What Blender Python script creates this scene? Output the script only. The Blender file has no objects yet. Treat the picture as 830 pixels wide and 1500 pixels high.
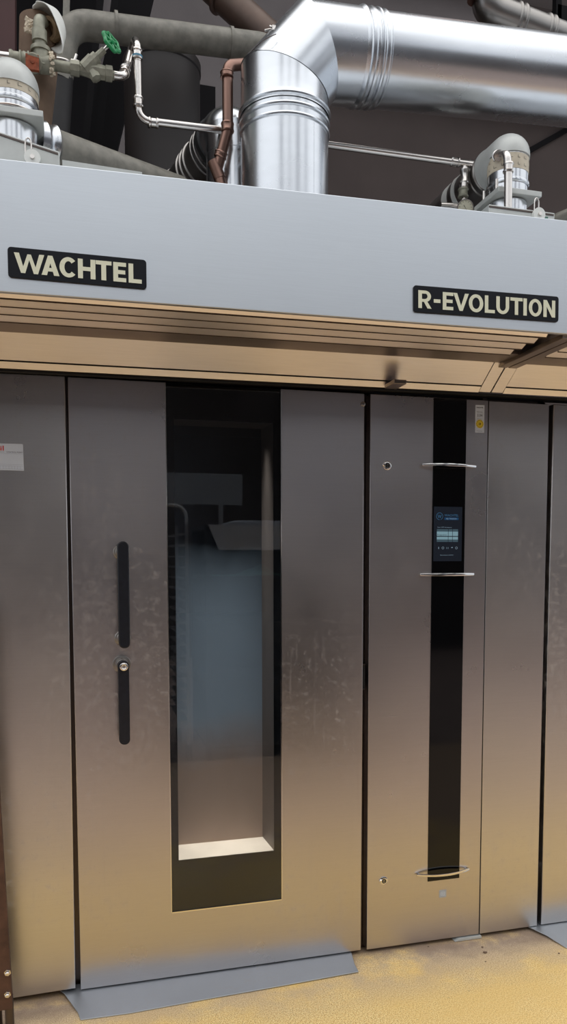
import bpy, bmesh, math, random
from mathutils import Vector, Matrix
random.seed(7)
PI = math.pi
C = bpy.context.scene.collection
S = bpy.context.scene
V = Vector

# ------------------------------------------------------------------ camera (photo frame 830x1500)
F_, PPY, YAW, PIT, ROL, DD, HH = 1130.0, 897.7, .2616, -.073, -.0013, 2.7286, 1.5504
_cy, _sy = math.cos(YAW), math.sin(YAW)
_r = V((_cy, -_sy, 0)); _f = V((_sy*math.cos(PIT), _cy*math.cos(PIT), math.sin(PIT))); _u = _r.cross(_f)
R2 = _r*math.cos(ROL)+_u*math.sin(ROL); U2 = -_r*math.sin(ROL)+_u*math.cos(ROL)
CAM = V((0, -DD, HH))
def at(px, py, Y=0.0):
    d = R2*((px-415)/F_) - U2*((py-PPY)/F_) + _f
    return CAM + d*((Y+DD)/d.y)
cam = bpy.data.cameras.new('camera'); co = bpy.data.objects.new('camera', cam); C.objects.link(co)
co.matrix_world = Matrix(((R2.x, U2.x, -_f.x, CAM.x), (R2.y, U2.y, -_f.y, CAM.y), (R2.z, U2.z, -_f.z, CAM.z), (0, 0, 0, 1)))
cam.sensor_fit = 'AUTO'; cam.sensor_width = 36; cam.lens = F_/1500*36; cam.shift_y = (PPY-750)/1500
cam.clip_start = .05
S.camera = co

# ------------------------------------------------------------------ materials
def lin(c):
    return tuple(((v/255)/12.92 if v/255 <= .04045 else ((v/255+.055)/1.055)**2.4) for v in c)+(1,)
class N:
    def __init__(s, name):
        s.m = bpy.data.materials.new(name); s.m.use_nodes = True; s.t = s.m.node_tree; s.n = s.t.nodes; s.l = s.t.links
        s.b = s.n['Principled BSDF']; s.out = s.n['Material Output']
        s.co = s.n.new('ShaderNodeTexCoord')
    def set(s, k, v): s.b.inputs[k].default_value = v
    def lk(s, a, b): s.l.new(a, b)
    def mapping(s, scale=(1, 1, 1), loc=(0, 0, 0)):
        m = s.n.new('ShaderNodeMapping'); m.inputs['Scale'].default_value = scale; m.inputs['Location'].default_value = loc
        s.lk(s.co.outputs['Object'], m.inputs[0]); return m.outputs[0]
    def noise(s, scale, stretch=(1, 1, 1), det=4, rough=.5, loc=(0, 0, 0)):
        n = s.n.new('ShaderNodeTexNoise'); n.inputs['Scale'].default_value = scale; n.inputs['Detail'].default_value = det
        n.inputs['Roughness'].default_value = rough
        s.lk(s.mapping(stretch, loc), n.inputs['Vector']); return n.outputs['Fac']
    def ramp(s, f, stops):
        r = s.n.new('ShaderNodeValToRGB'); e = r.color_ramp.elements
        while len(e) < len(stops): e.new(.5)
        for i, (p, c) in enumerate(stops):
            e[i].position = p; e[i].color = c if len(c) == 4 else tuple(c)+(1,)
        s.lk(f, r.inputs[0]); return r.outputs[0]
    def rng(s, f, a, b, c, d):
        r = s.n.new('ShaderNodeMapRange'); s.lk(f, r.inputs[0])
        for i, v in enumerate((a, b, c, d)): r.inputs[i+1].default_value = v
        return r.outputs[0]
    def mix(s, f, a, b, mode='MIX'):
        m = s.n.new('ShaderNodeMix'); m.data_type = 'RGBA'; m.blend_type = mode
        for i, v in ((0, f), (6, a), (7, b)):
            if hasattr(v, 'links'): s.lk(v, m.inputs[i])
            else: m.inputs[i].default_value = v
        return m.outputs[2]
    def math(s, op, a, b=0):
        m = s.n.new('ShaderNodeMath'); m.operation = op
        for i, v in ((0, a), (1, b)):
            if hasattr(v, 'links'): s.lk(v, m.inputs[i])
            else: m.inputs[i].default_value = v
        return m.outputs[0]
    def bump(s, f, st=.1, dist=.01):
        b = s.n.new('ShaderNodeBump'); b.inputs['Strength'].default_value = st; b.inputs['Distance'].default_value = dist
        s.lk(f, b.inputs['Height']); s.lk(b.outputs[0], s.b.inputs['Normal'])
def plain(name, col, rough=.5, metal=0, var=.12, nscale=30, bump=0, spec=None):
    k = N(name); k.set('Roughness', rough); k.set('Metallic', metal)
    c = lin(col); d = tuple(v*(1-var) for v in c[:3])+(1,); e = tuple(min(1, v*(1+var)) for v in c[:3])+(1,)
    n = k.noise(nscale)
    k.lk(k.mix(k.rng(n, .3, .7, 0, 1), d, e), k.b.inputs['Base Color'])
    if bump: k.bump(n, bump)
    if spec is not None: k.set('Specular IOR Level', spec)
    return k.m
def steel(name, col, r0, r1, streak=(1, 1, 90), smudge=True, aniso=0, spots=False, bump=.02, swirl=False):
    k = N(name); k.set('Metallic', 1)
    c = lin(col)
    st = k.noise(9, streak, 3, .6)
    big = k.noise(2.2, (1, 1, 1), 5, .6)
    f = k.rng(st, .3, .7, .97, 1.02)
    base = k.mix(1.0, c, f, 'MULTIPLY')
    rr = k.math('ADD', k.rng(big, .3, .75, r0, r1), 0.0)
    if spots:   # flour smears, dried splashes and fine vertical wipe marks
        sp = k.noise(34, (1, 1, 1), 6, .75, (3, 1, 7)); area = k.noise(2.6, (1, 1, .8), 3, .5, (9.2, 0, 2.3))
        am = k.rng(area, .46, .66, .10, 1)
        m = k.math('MULTIPLY', k.rng(sp, .54, .70, 0, .5), am)
        tiny = k.noise(150, (1, 1, 1), 1, .5, (5, 5, 5)); m1 = k.math('MULTIPLY', k.rng(tiny, .68, .74, 0, .7), am)
        scr = k.noise(60, (1, 1, .06), 2, .5, (1, 4, 4)); m2 = k.math('MULTIPLY', k.rng(scr, .58, .72, 0, .16), am)
        sx = k.n.new('ShaderNodeSeparateXYZ'); k.lk(k.co.outputs['Object'], sx.inputs[0])   # heaviest where floury hands touch, round the handles
        dx = k.math('MULTIPLY', k.math('ADD', sx.outputs['X'], .66), 3.6); dz = k.math('MULTIPLY', k.math('ADD', sx.outputs['Z'], -1.25), 2.0)
        hd_ = k.rng(k.math('ADD', k.math('MULTIPLY', dx, dx), k.math('MULTIPLY', dz, dz)), 0, 1, 1, 0)
        m = k.math('ADD', m, k.math('MULTIPLY', hd_, k.rng(sp, .48, .72, 0, .45)))
        m = k.math('MAXIMUM', m, k.math('MAXIMUM', m1, m2))
        base = k.mix(m, base, lin((178, 170, 164)))
        k.lk(k.math('SUBTRACT', 1.0, m), k.b.inputs['Metallic'])
    k.lk(base, k.b.inputs['Base Color']); k.lk(rr, k.b.inputs['Roughness'])
    if bump: k.bump(k.noise(6, streak, 2, .5), bump, .002)
    return k.m
M = {}
M['door'] = steel('brushed_steel_panel', (196, 191, 191), .26, .34, (1, 1, 60), spots=True, bump=0)
M['side'] = steel('brushed_steel_side', (202, 198, 196), .27, .36, (1, 1, 60), spots=True, bump=0)
M['hood'] = steel('satin_hood_steel', (208, 213, 218), .42, .48, (1, 1, 70), bump=0)
M['slat'] = steel('baffle_steel', (238, 232, 236), .38, .45, (1, 1, 40), bump=0)
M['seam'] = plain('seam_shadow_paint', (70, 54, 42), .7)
M['bar'] = steel('hood_frame_steel', (150, 140, 132), .32, .4, (1, 1, 40))
M['duct'] = steel('polished_duct_steel', (208, 211, 215), .24, .33, (1, 1, 3), bump=.01)
M['duct2'] = steel('flue_steel', (205, 207, 210), .18, .3, (1, 1, 3))
M['ductdull'] = steel('dull_flue_steel', (150, 146, 142), .3, .42, (1, 1, 3))
M['chrome'] = steel('chrome', (225, 222, 218), .12, .2, (1, 1, 1), bump=0)
M['tube'] = steel('stainless_tube', (214, 208, 202), .2, .3, (1, 1, 1), bump=.01)
M['ramp'] = steel('threshold_steel', (190, 196, 203), .45, .62, (1, 1, 1), spots=True, bump=.03)
M['darksteel'] = steel('gap_steel', (95, 86, 82), .35, .45, (1, 1, 1))
M['black'] = plain('black_void', (12, 11, 12), .7)
M['rubber'] = plain('black_gasket', (18, 18, 19), .6)
M['handle'] = plain('black_handle_plastic', (18, 21, 30), .36, 0, .25, 60, .03)
M['gloss'] = plain('black_gloss_glass', (5, 6, 9), .06, 0, .1, 3, 0, .35)
M['frit'] = plain('black_frit', (9, 9, 11), .6, 0, .1, 3, 0, .05)
M['white'] = plain('label_white', (205, 214, 226), .5, 0, .02)
M['cream'] = plain('cream_lettering', (226, 226, 200), .5, 0, .02)
M['plate'] = plain('plate_black', (13, 15, 22), .35, 0, .15, 20, 0, .25)
M['red'] = plain('print_red', (200, 60, 62), .5)
M['grayink'] = plain('print_gray', (95, 98, 108), .5)
M['paleink'] = plain('print_pale', (165, 172, 182), .5)
M['yellow'] = plain('print_yellow', (232, 205, 50), .5)
M['ink'] = plain('print_black', (30, 30, 32), .5)
M['labelgray'] = plain('label_gray', (170, 175, 180), .5, 0, .05)
M['flange'] = plain('gray_painted_flange', (196, 198, 194), .45, .2, .08, 20)
M['pvc'] = plain('pale_pvc_jacket', (232, 232, 226), .45, 0, .06, 12, .03)
M['tape'] = plain('aged_tape', (206, 194, 172), .55, .0, .12, 25)
M['ochre'] = plain('pipe_lagging', (120, 98, 80), .8, 0, .3, 14, .3)
M['foam'] = plain('torn_foam', (212, 198, 176), .9, 0, .15, 60, .5)
M['foamcore'] = plain('insulation_core', (150, 125, 96), .9, 0, .25, 60, .5)
M['galv'] = plain('painted_green_gray_fitting', (150, 148, 132), .5, .3, .2, 40, .1)
M['rust'] = plain('rust', (140, 70, 42), .8, 0, .35, 70, .3)
M['green'] = plain('green_handwheel', (28, 142, 82), .35, 0, .25, 90)
M['graypipe'] = plain('grey_painted_pipe', (128, 124, 114), .5, .1, .25, 28, .08)
M['darkpipe'] = plain('dark_pipe', (32, 29, 29), .6, .1, .2, 18, .05)
M['brownpipe'] = plain('brown_flue', (96, 78, 68), .45, .35, .25, 8, .05)
M['drum'] = plain('soot_drum', (34, 27, 25), .6, .0, .3, 5, .05)
M['greenbit'] = plain('green_tag', (60, 110, 95), .5)
M['dial'] = plain('dial_face', (205, 200, 178), .5, 0, .04)
M['bluering'] = plain('blue_ring', (60, 130, 160), .5)
M['wallb'] = plain('back_wall_paint', (76, 66, 63), .9, 0, .1, 3)
M['beamc'] = plain('bulkhead_concrete', (118, 111, 110), .9, 0, .1, 3)
M['ceil'] = plain('ceiling_dark', (48, 44, 43), .9, 0, .1, 3)
M['beam'] = plain('dark_beam_paint', (14, 12, 14), .8, 0, .2, 6, 0, .15)
M['redpaint'] = plain('dark_red_paint', (70, 34, 32), .6, 0, .15, 6)
M['oppwall'] = plain('opposite_wall', (64, 57, 54), .9, 0, .15, 1.5)
M['column'] = plain('column_grey', (120, 124, 132), .8, 0, .1, 2)
M['postrust'] = plain('rusty_post', (84, 58, 46), .65, .2, .35, 22, .2)
M['cavity'] = plain('oven_cavity_steel', (150, 150, 152), .35, .9, .1, 5)
M['sill'] = plain('window_sill_ceramic', (240, 228, 208), .6, 0, .06, 15)
M['innerside'] = plain('window_reveal', (96, 88, 82), .5, 0, .1, 15)
M['paper'] = plain('paper', (225, 228, 235), .8, 0, .04)
M['board'] = plain('grey_board', (160, 162, 165), .7, 0, .05)
M['cloth'] = plain('green_cloth', (120, 170, 160), .9, 0, .15, 30)
M['rackm'] = steel('rack_steel', (225, 225, 225), .3, .45, (1, 1, 1))
M['shelfdark'] = plain('dark_shelf', (52, 56, 62), .5, 0, .15)
M['copper'] = steel('copper_brown', (142, 112, 100), .3, .45, (1, 1, 1))
# screen
M['screen'] = plain('screen_glass', (24, 30, 40), .12, 0, .05, 2)
def emis(name, col, s):
    k = N(name); k.set('Base Color', lin((10, 10, 12))); k.set('Roughness', .2)
    k.set('Emission Color', lin(col)); k.set('Emission Strength', s)
    n = k.noise(3); k.lk(k.rng(n, 0, 1, .18, .22), k.b.inputs['Roughness']); return k.m
M['scrblue'] = emis('screen_blue', (60, 105, 140), .6)
M['scrtext'] = emis('screen_text', (130, 150, 165), .6)
M['scrrow'] = emis('screen_rows', (120, 150, 160), .75)
M['scrrow2'] = emis('screen_rows_dim', (70, 90, 100), .6)
M['scrbg'] = emis('screen_background', (28, 34, 44), .5)
M['scrbar'] = emis('screen_bar', (22, 58, 90), .8)
def mk_glass():
    k = N('window_glass'); k.n.remove(k.b)
    fr = k.n.new('ShaderNodeFresnel'); fr.inputs[0].default_value = 1.52
    tr = k.n.new('ShaderNodeBsdfTransparent'); tr.inputs[0].default_value = (.86, .88, .92, 1)
    gl = k.n.new('ShaderNodeBsdfGlossy'); gl.inputs['Roughness'].default_value = .012
    mx = k.n.new('ShaderNodeMixShader'); k.lk(fr.outputs[0], mx.inputs[0]); k.lk(tr.outputs[0], mx.inputs[1]); k.lk(gl.outputs[0], mx.inputs[2])
    # dried dust on the glass
    df = k.n.new('ShaderNodeBsdfDiffuse'); df.inputs[0].default_value = lin((150, 160, 172))
    m2 = k.n.new('ShaderNodeMixShader'); d = k.noise(70, (1, 1, 1), 5, .7)
    a = k.noise(3, (1, 1, .5), 4, .6)
    k.lk(k.math('ADD', k.math('MULTIPLY', k.rng(d, .62, .74, 0, .08), 1), k.rng(a, .35, .7, 0.0, .02)), m2.inputs[0])
    k.lk(mx.outputs[0], m2.inputs[1]); k.lk(df.outputs[0], m2.inputs[2]); k.lk(m2.outputs[0], k.out.inputs[0])
    return k.m
M['glass'] = mk_glass()
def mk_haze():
    k = N('clouded_glass_painted_light'); k.n.remove(k.b)
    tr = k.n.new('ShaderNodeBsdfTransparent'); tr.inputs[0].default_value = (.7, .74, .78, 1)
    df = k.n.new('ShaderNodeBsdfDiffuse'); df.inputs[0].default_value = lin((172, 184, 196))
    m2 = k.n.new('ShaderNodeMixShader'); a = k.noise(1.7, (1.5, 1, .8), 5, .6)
    # pane film with hood shade above and floor reflection near the sill painted in
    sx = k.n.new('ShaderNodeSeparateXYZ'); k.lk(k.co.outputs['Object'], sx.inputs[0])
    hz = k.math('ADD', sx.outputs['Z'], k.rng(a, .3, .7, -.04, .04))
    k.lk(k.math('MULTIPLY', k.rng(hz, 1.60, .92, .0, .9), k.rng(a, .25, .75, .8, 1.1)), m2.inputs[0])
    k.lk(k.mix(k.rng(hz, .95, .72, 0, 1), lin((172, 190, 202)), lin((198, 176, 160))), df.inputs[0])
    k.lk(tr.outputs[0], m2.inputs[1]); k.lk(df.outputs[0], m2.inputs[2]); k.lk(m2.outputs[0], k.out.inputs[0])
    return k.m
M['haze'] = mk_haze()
def mk_floor():
    k = N('yellow_epoxy_floor'); k.set('Roughness', .6)
    g = k.noise(230, (1, 1, 1), 2, .8); g2 = k.noise(100, (1, 1, 1), 2, .6, (5, 3, 0)); big = k.noise(2.6, (1, 1, 1), 6, .6, (2, 1, 0))
    c = k.ramp(g, [(.36, lin((176, 132, 72))), (.5, lin((244, 206, 134))), (.64, lin((255, 240, 184)))])
    c = k.mix(k.rng(big, .42, .62, 0, .5), c, lin((236, 196, 118)))
    c = k.mix(k.rng(g2, .66, .74, 0, .5), c, lin((120, 92, 60)))
    # flour and dirt trodden in along the threshold
    sx = k.n.new('ShaderNodeSeparateXYZ'); k.lk(k.co.outputs['Object'], sx.inputs[0])
    near = k.rng(sx.outputs['Y'], -.36, -.06, 0, 1)
    pat = k.noise(4.5, (1, 1, 1), 5, .6, (7.5, 2, 0))
    m = k.math('MULTIPLY', near, k.rng(pat, .36, .55, 0, .9))
    c = k.mix(m, c, k.mix(k.rng(g, .35, .65, 0, 1), lin((168, 146, 128)), lin((206, 186, 164))))
    worn = k.rng(k.math('ADD', sx.outputs['Y'], k.rng(pat, .3, .7, -.3, .3)), -1.5, -.9, .85, 0)
    c = k.mix(worn, c, lin((186, 160, 142)))
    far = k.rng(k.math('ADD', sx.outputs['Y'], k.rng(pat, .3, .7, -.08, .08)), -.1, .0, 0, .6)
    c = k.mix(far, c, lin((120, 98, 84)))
    k.lk(c, k.b.inputs['Base Color']); k.bump(g, .25, .002)
    return k.m
M['floor'] = mk_floor()
M['paving'] = plain('grey_pink_paving', (150, 132, 124), .8, 0, .12, 2)

# ------------------------------------------------------------------ mesh helpers
class MB:
    def __init__(s, mats): s.bm = bmesh.new(); s.mats = mats if isinstance(mats, (list, tuple)) else [mats]; s.mi = 0
    def face(s, vs):
        try: f = s.bm.faces.new(vs); f.material_index = s.mi; f.smooth = True; return f
        except ValueError: return None
    def poly(s, pts): return s.face([s.bm.verts.new(p) for p in pts])
    def box(s, x0, x1, y0, y1, z0, z1):
        v = [s.bm.verts.new((x, y, z)) for x in (x0, x1) for y in (y0, y1) for z in (z0, z1)]
        for q in ((0, 1, 3, 2), (4, 6, 7, 5), (0, 4, 5, 1), (2, 3, 7, 6), (0, 2, 6, 4), (1, 5, 7, 3)): s.face([v[i] for i in q])
        return v
    def hexa(s, p):   # eight points: front ring then back ring
        v = [s.bm.verts.new(q) for q in p]
        for q in ((0, 3, 2, 1), (4, 5, 6, 7), (0, 1, 5, 4), (1, 2, 6, 5), (2, 3, 7, 6), (3, 0, 4, 7)): s.face([v[i] for i in q])
    def prism(s, poly, y0, y1):        # (x,z) polygon extruded along y
        a = [s.bm.verts.new((x, y0, z)) for x, z in poly]; b = [s.bm.verts.new((x, y1, z)) for x, z in poly]
        s.face(a); s.face(b[::-1]); n = len(a)
        for i in range(n): s.face([a[i], b[i], b[(i+1) % n], a[(i+1) % n]])
    def extr(s, pts, d):                # planar polygon extruded by vector
        d = V(d); a = [s.bm.verts.new(p) for p in pts]; b = [s.bm.verts.new(V(p)+d) for p in pts]
        s.face(a); s.face(b[::-1]); n = len(a)
        for i in range(n): s.face([a[i], b[i], b[(i+1) % n], a[(i+1) % n]])
    def lathe(s, p0, d, prof, seg=40, sq=None, up=None):   # prof: [(t along d, radius)]
        p0 = V(p0); d = V(d).normalized(); a = d.orthogonal().normalized() if up is None else (V(up)-d*V(up).dot(d)).normalized(); b = d.cross(a)
        rings = []
        for t, r in prof:
            rings.append([s.bm.verts.new(p0+d*t+(a*math.cos(2*PI*k/seg)+b*math.sin(2*PI*k/seg))*r) for k in range(seg)])
        for A, B in zip(rings, rings[1:]):
            for k in range(seg): s.face([A[k], A[(k+1) % seg], B[(k+1) % seg], B[k]])
        if prof[0][1] > 1e-4: s.face(rings[0][::-1])
        if prof[-1][1] > 1e-4: s.face(rings[-1])
    def cyl(s, p0, p1, r, r1=None, seg=32):
        p0 = V(p0); p1 = V(p1); s.lathe(p0, p1-p0, [(0, r), ((p1-p0).length, r if r1 is None else r1)], seg)
    def sweep(s, pts, r, seg=24, cap=True, rs=None):
        pts = [V(p) for p in pts]; n = len(pts); rings = []; a = None
        for i, p in enumerate(pts):
            t = ((pts[min(i+1, n-1)]-p).normalized()+(p-pts[max(i-1, 0)]).normalized()).normalized()
            a = t.orthogonal().normalized() if a is None else (a-t*a.dot(t)).normalized()
            b = t.cross(a); q = rs[i] if rs else r
            rings.append([s.bm.verts.new(p+(a*math.cos(2*PI*k/seg)+b*math.sin(2*PI*k/seg))*q) for k in range(seg)])
        for A, B in zip(rings, rings[1:]):
            for k in range(seg): s.face([A[k], A[(k+1) % seg], B[(k+1) % seg], B[k]])
        if cap: s.face(rings[0][::-1]); s.face(rings[-1])
    def torus(s, c, ax, R, r, seg=32, sg=10):
        c = V(c); ax = V(ax).normalized(); a = ax.orthogonal().normalized(); b = ax.cross(a); rings = []
        for k in range(seg):
            e = a*math.cos(2*PI*k/seg)+b*math.sin(2*PI*k/seg)
            rings.append([s.bm.verts.new(c+e*(R+r*math.cos(2*PI*j/sg))+ax*r*math.sin(2*PI*j/sg)) for j in range(sg)])
        for i in range(seg):
            A = rings[i]; B = rings[(i+1) % seg]
            for j in range(sg): s.face([A[j], A[(j+1) % sg], B[(j+1) % sg], B[j]])
    def text(s, txt, x, z, y, h, w=None, bold=0):    # x,z of the left-bottom corner; facing -Y
        cu = bpy.data.curves.new('t', 'FONT'); cu.body = txt; cu.size = 1; cu.offset = bold; cu.fill_mode = 'FRONT'; cu.resolution_u = 3
        o = bpy.data.objects.new('t', cu); C.objects.link(o)
        dg = bpy.context.evaluated_depsgraph_get(); me = bpy.data.meshes.new_from_object(o.evaluated_get(dg))
        xs = [v.co.x for v in me.vertices] or [0, 1]; x0 = min(xs); tw = max(xs)-x0
        sc = h/.72; sx = sc if w is None else w/max(tw, .01)
        vs = [s.bm.verts.new((x+(v.co.x-x0)*sx, y, z+v.co.y*sc)) for v in me.vertices]
        for p in me.polygons: s.face([vs[i] for i in p.vertices])
        bpy.data.objects.remove(o); bpy.data.curves.remove(cu); bpy.data.meshes.remove(me)
    def build(s, name, parent=None, org=None, bevel=0, ang=35):
        off = V(org) if org is not None else (wloc(parent) if parent else V((0, 0, 0)))
        bmesh.ops.translate(s.bm, vec=-off, verts=s.bm.verts)
        bmesh.ops.recalc_face_normals(s.bm, faces=s.bm.faces)
        me = bpy.data.meshes.new(name); s.bm.to_mesh(me); s.bm.free()
        for m in s.mats: me.materials.append(M[m])
        me.set_sharp_from_angle(angle=math.radians(ang))
        o = bpy.data.objects.new(name, me); C.objects.link(o)
        if parent: o.parent = parent
        else: o.location = off
        if bevel:
            b = o.modifiers.new('bevel', 'BEVEL'); b.width = bevel; b.segments = 2; b.limit_method = 'ANGLE'; b.angle_limit = math.radians(50); b.harden_normals = False
        return o
def wloc(o):
    p = V(o.location)
    while o.parent: o = o.parent; p += V(o.location)
    return p
def thing(name, label, cat, loc=(0, 0, 0), group=None):
    o = bpy.data.objects.new(name, None); o.empty_display_size = .05; C.objects.link(o); o.location = loc
    o['label'] = label; o['category'] = cat
    if group: o['group'] = group
    return o
def tag(o, label, cat, group=None):
    o['label'] = label; o['category'] = cat
    if group: o['group'] = group
    return o
def struct(name, mb, **k):
    o = mb.build(name, **k); o['kind'] = 'structure'; return o
def fillet(pts, rad, n=8):
    pts = [V(p) for p in pts]; out = [pts[0]]
    for i in range(1, len(pts)-1):
        a, b, c = pts[i-1], pts[i], pts[i+1]
        r = rad[i-1] if isinstance(rad, (list, tuple)) else rad
        u = (a-b).normalized(); w = (c-b).normalized(); th = u.angle(w)
        d = min(r/math.tan(th/2), (a-b).length*.49, (c-b).length*.49); p0 = b+u*d; p1 = b+w*d
        rr = d*math.tan(th/2); cen = b+(u+w).normalized()*(rr/math.sin(th/2))
        e0 = p0-cen; e1 = p1-cen; om = e0.angle(e1)
        for k in range(n+1):
            t = k/n; out.append(cen+(e0*math.sin((1-t)*om)+e1*math.sin(t*om))/math.sin(om))
    out.append(pts[-1]); return out
def rrect(x0, x1, z0, z1, r, n=5):
    o = []
    for cx, cz, a in ((x1-r, z0+r, -90), (x1-r, z1-r, 0), (x0+r, z1-r, 90), (x0+r, z0+r, 180)):
        for k in range(n+1):
            t = math.radians(a+90*k/n); o.append((cx+r*math.cos(t), cz+r*math.sin(t)))
    return o

# ------------------------------------------------------------------ bold block letters (unit cap height), drawn as strokes
def letter(ch, w, s=.25):
    P = []
    R = lambda a, b, c, d: P.append([(a, c), (b, c), (b, d), (a, d)])
    def ring(cx, cz, rx, rz, sx, sz, a0, a1, n=22):
        for k in range(n):
            t0 = math.radians(a0+(a1-a0)*k/n); t1 = math.radians(a0+(a1-a0)*(k+1)/n)
            P.append([(cx+rx*math.cos(t0), cz+rz*math.sin(t0)), (cx+rx*math.cos(t1), cz+rz*math.sin(t1)), (cx+(rx-sx)*math.cos(t1), cz+(rz-sz)*math.sin(t1)), (cx+(rx-sx)*math.cos(t0), cz+(rz-sz)*math.sin(t0))])
    h = s*.82
    if ch == 'H': R(0, s, 0, 1); R(w-s, w, 0, 1); R(0, w, .5-h/2, .5+h/2)
    elif ch == 'T': R(w/2-s/2, w/2+s/2, 0, 1); R(0, w, 1-h, 1)
    elif ch == 'E': R(0, s, 0, 1); R(0, w, 0, h); R(0, w, 1-h, 1); R(0, w*.93, .5-h/2, .5+h/2)
    elif ch == 'L': R(0, s, 0, 1); R(0, w, 0, h)
    elif ch == 'I': R(0, w, 0, 1)
    elif ch == '-': R(0, w, .36, .56)
    elif ch == 'A':
        q = s*1.08; P.append([(0, 0), (q, 0), (w/2+q*.42, 1), (w/2-q*.42, 1)]); P.append([(w, 0), (w-q, 0), (w/2-q*.42, 1), (w/2+q*.42, 1)]); R(w*.25, w*.75, .2, .2+h*.9)
    elif ch == 'V':
        q = s*1.08; P.append([(0, 1), (q, 1), (w/2+q*.42, 0), (w/2-q*.42, 0)]); P.append([(w, 1), (w-q, 1), (w/2-q*.42, 0), (w/2+q*.42, 0)])
    elif ch == 'W':
        q = s*1.0; a = w*.29; b = w*.71; m = w/2
        P.append([(0, 1), (q, 1), (a+q*.42, 0), (a-q*.42, 0)]); P.append([(a-q*.42, 0), (a+q*.42, 0), (m+q*.35, .96), (m-q*.35, .96)])
        P.append([(b+q*.42, 0), (b-q*.42, 0), (m-q*.35, .96), (m+q*.35, .96)]); P.append([(w, 1), (w-q, 1), (b-q*.42, 0), (b+q*.42, 0)])
    elif ch == 'N': R(0, s, 0, 1); R(w-s, w, 0, 1); P.append([(0, 1), (s*1.02, 1), (w, 0), (w-s*1.02, 0)])
    elif ch == 'O': ring(w/2, .5, w/2, .515, s, h, 0, 360, 36)
    elif ch == 'C': ring(w*.54, .5, w*.54, .515, s, h, 42, 318, 30)
    elif ch == 'U': R(0, s, .4, 1); R(w-s, w, .4, 1); ring(w/2, .41, w/2, .42, s, h, 180, 360)
    elif ch == 'R':
        R(0, s, 0, 1); R(0, w*.55, 1-h*.95, 1); R(0, w*.55, .36, .36+h*.85); ring(w*.52, .68, w*.46, .32, s*.98, h*.9, -90, 90, 16)
        P.append([(w*.38, .42), (w*.66, .42), (w*1.02, 0), (w*.7, 0)])
    return P
def lettering(mb, O, ex, ez, items, cap, s, y):
    i = 0
    for ch, a, b in items:
        for p in letter(ch, (b-a)/cap, s):
            i += 1; q = y-.00006*(i % 7)
            mb.poly([O+ex*(a+x*cap)+ez*(z*cap)+V((0, q, 0)) for x, z in p])

# ================================================================== SETTING
g = MB('floor'); n = 1
g.poly([(-5, -3.0, 0), (6, -3.0, 0), (6, 1.2, 0), (-5, 1.2, 0)]); struct('floor', g)
g = MB('paving'); g.poly([(-14, -12, -.01), (16, -12, -.01), (16, -2.99, -.01), (-14, -2.99, -.01)]); struct('trim_1', g)
g = MB('oppwall'); g.box(-14, 16, -9.3, -9, 0, 5.2); struct('wall_front', g)
for x, w_ in ((-3.4, .9), (.1, .55), (3.2, 1.1), (8.0, 1.0)):   # unseen columns added to put soft vertical bands into the steel's reflections
    g = MB('column'); g.box(x, x+w_, -9.0, -8.4, 0, 11); tag(g.build('added_reflection_column', org=(x+w_/2, -8.7, 0)), 'tall unseen grey column added behind the camera to band the reflections in the steel', 'column', 'added columns behind the camera')
g = MB('wallb'); g.box(-2.5, 6, 2.4, 2.55, 0, 4.75); struct('wall_back', g)
a = at(240, 128, 2.3).z
g = MB('beamc'); g.box(.18, 6, 2.2, 2.399, 4.75, 6.6); g.box(.18, 1.25, 2.19, 2.399, 3.7, 4.75); g.box(.18, 6, 2.0, 2.2, 5.3, 6.6); struct('trim_2', g)
g = MB('ceil'); g.box(-2.5, 6, .9, 2.7, 6.6, 6.75); struct('ceiling', g)
g = MB('beam'); g.box(-2.5, .18, 2.1, 2.2, 3.6, 6.6); struct('trim_3', g)
g = MB('wallb'); g.box(-2.65, -2.5, -.2, 2.7, 0, 6.6); struct('wall_left', g)

# ================================================================== OVEN
ZB, ZT = .018, 2.151
def oven_body(T, x0, x1, y1=1.05):
    g = MB(['black']); g.box(x0, x1, .03, .035, .03, 2.2); return g
oven = thing('rack_oven', 'stainless steel rack oven with tall glass window, black handles and control column', 'oven', (.78, .5, 0))
g = MB('darksteel')
g.box(-.05, -.0, .06, .3, 0, 2.17); g.box(1.03, 1.08, .05, .3, 0, 2.17); g.box(1.545, 1.563, .03, .3, 0, 2.17); g.box(1.80, 1.835, .05, .3, 0, 2.17)
g.box(-.27, 1.83, .05, .3, 2.155, 2.19)          # head rail
g.build('door_frame', oven)
g = MB('cavity')   # baking chamber: five faces open to the door
x0, x1, y0, y1, z0, z1 = .0, 1.03, .15, 1.15, .1, 2.15
for q in ([(x0, y1, z0), (x1, y1, z0), (x1, y1, z1), (x0, y1, z1)], [(x0, y0, z0), (x0, y1, z0), (x0, y1, z1), (x0, y0, z1)], [(x1, y0, z0), (x1, y1, z0), (x1, y1, z1), (x1, y0, z1)],
          [(x0, y0, z0), (x1, y0, z0), (x1, y1, z0), (x0, y1, z0)], [(x0, y0, z1), (x1, y0, z1), (x1, y1, z1), (x0, y1, z1)]): g.poly(q)
g.build('baking_chamber', oven)
g = MB('side'); g.prism([(-.75, .012), (-.0325, .0255), (-.024, 2.153), (-.75, 2.147)], .0, .06)
sp = g.build('side_panel', oven, bevel=.003)
g = MB('side'); g.box(1.5556, 1.8195, 0, .03, .0165, 2.149); g.build('side_panel', oven, bevel=.001)
g = MB('black'); g.box(1.5514, 1.5554, .0035, .029, .0165, 2.149); g.build('gap_shade_strip', oven)  # black strip stands in for the shade inside the door gap
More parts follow.
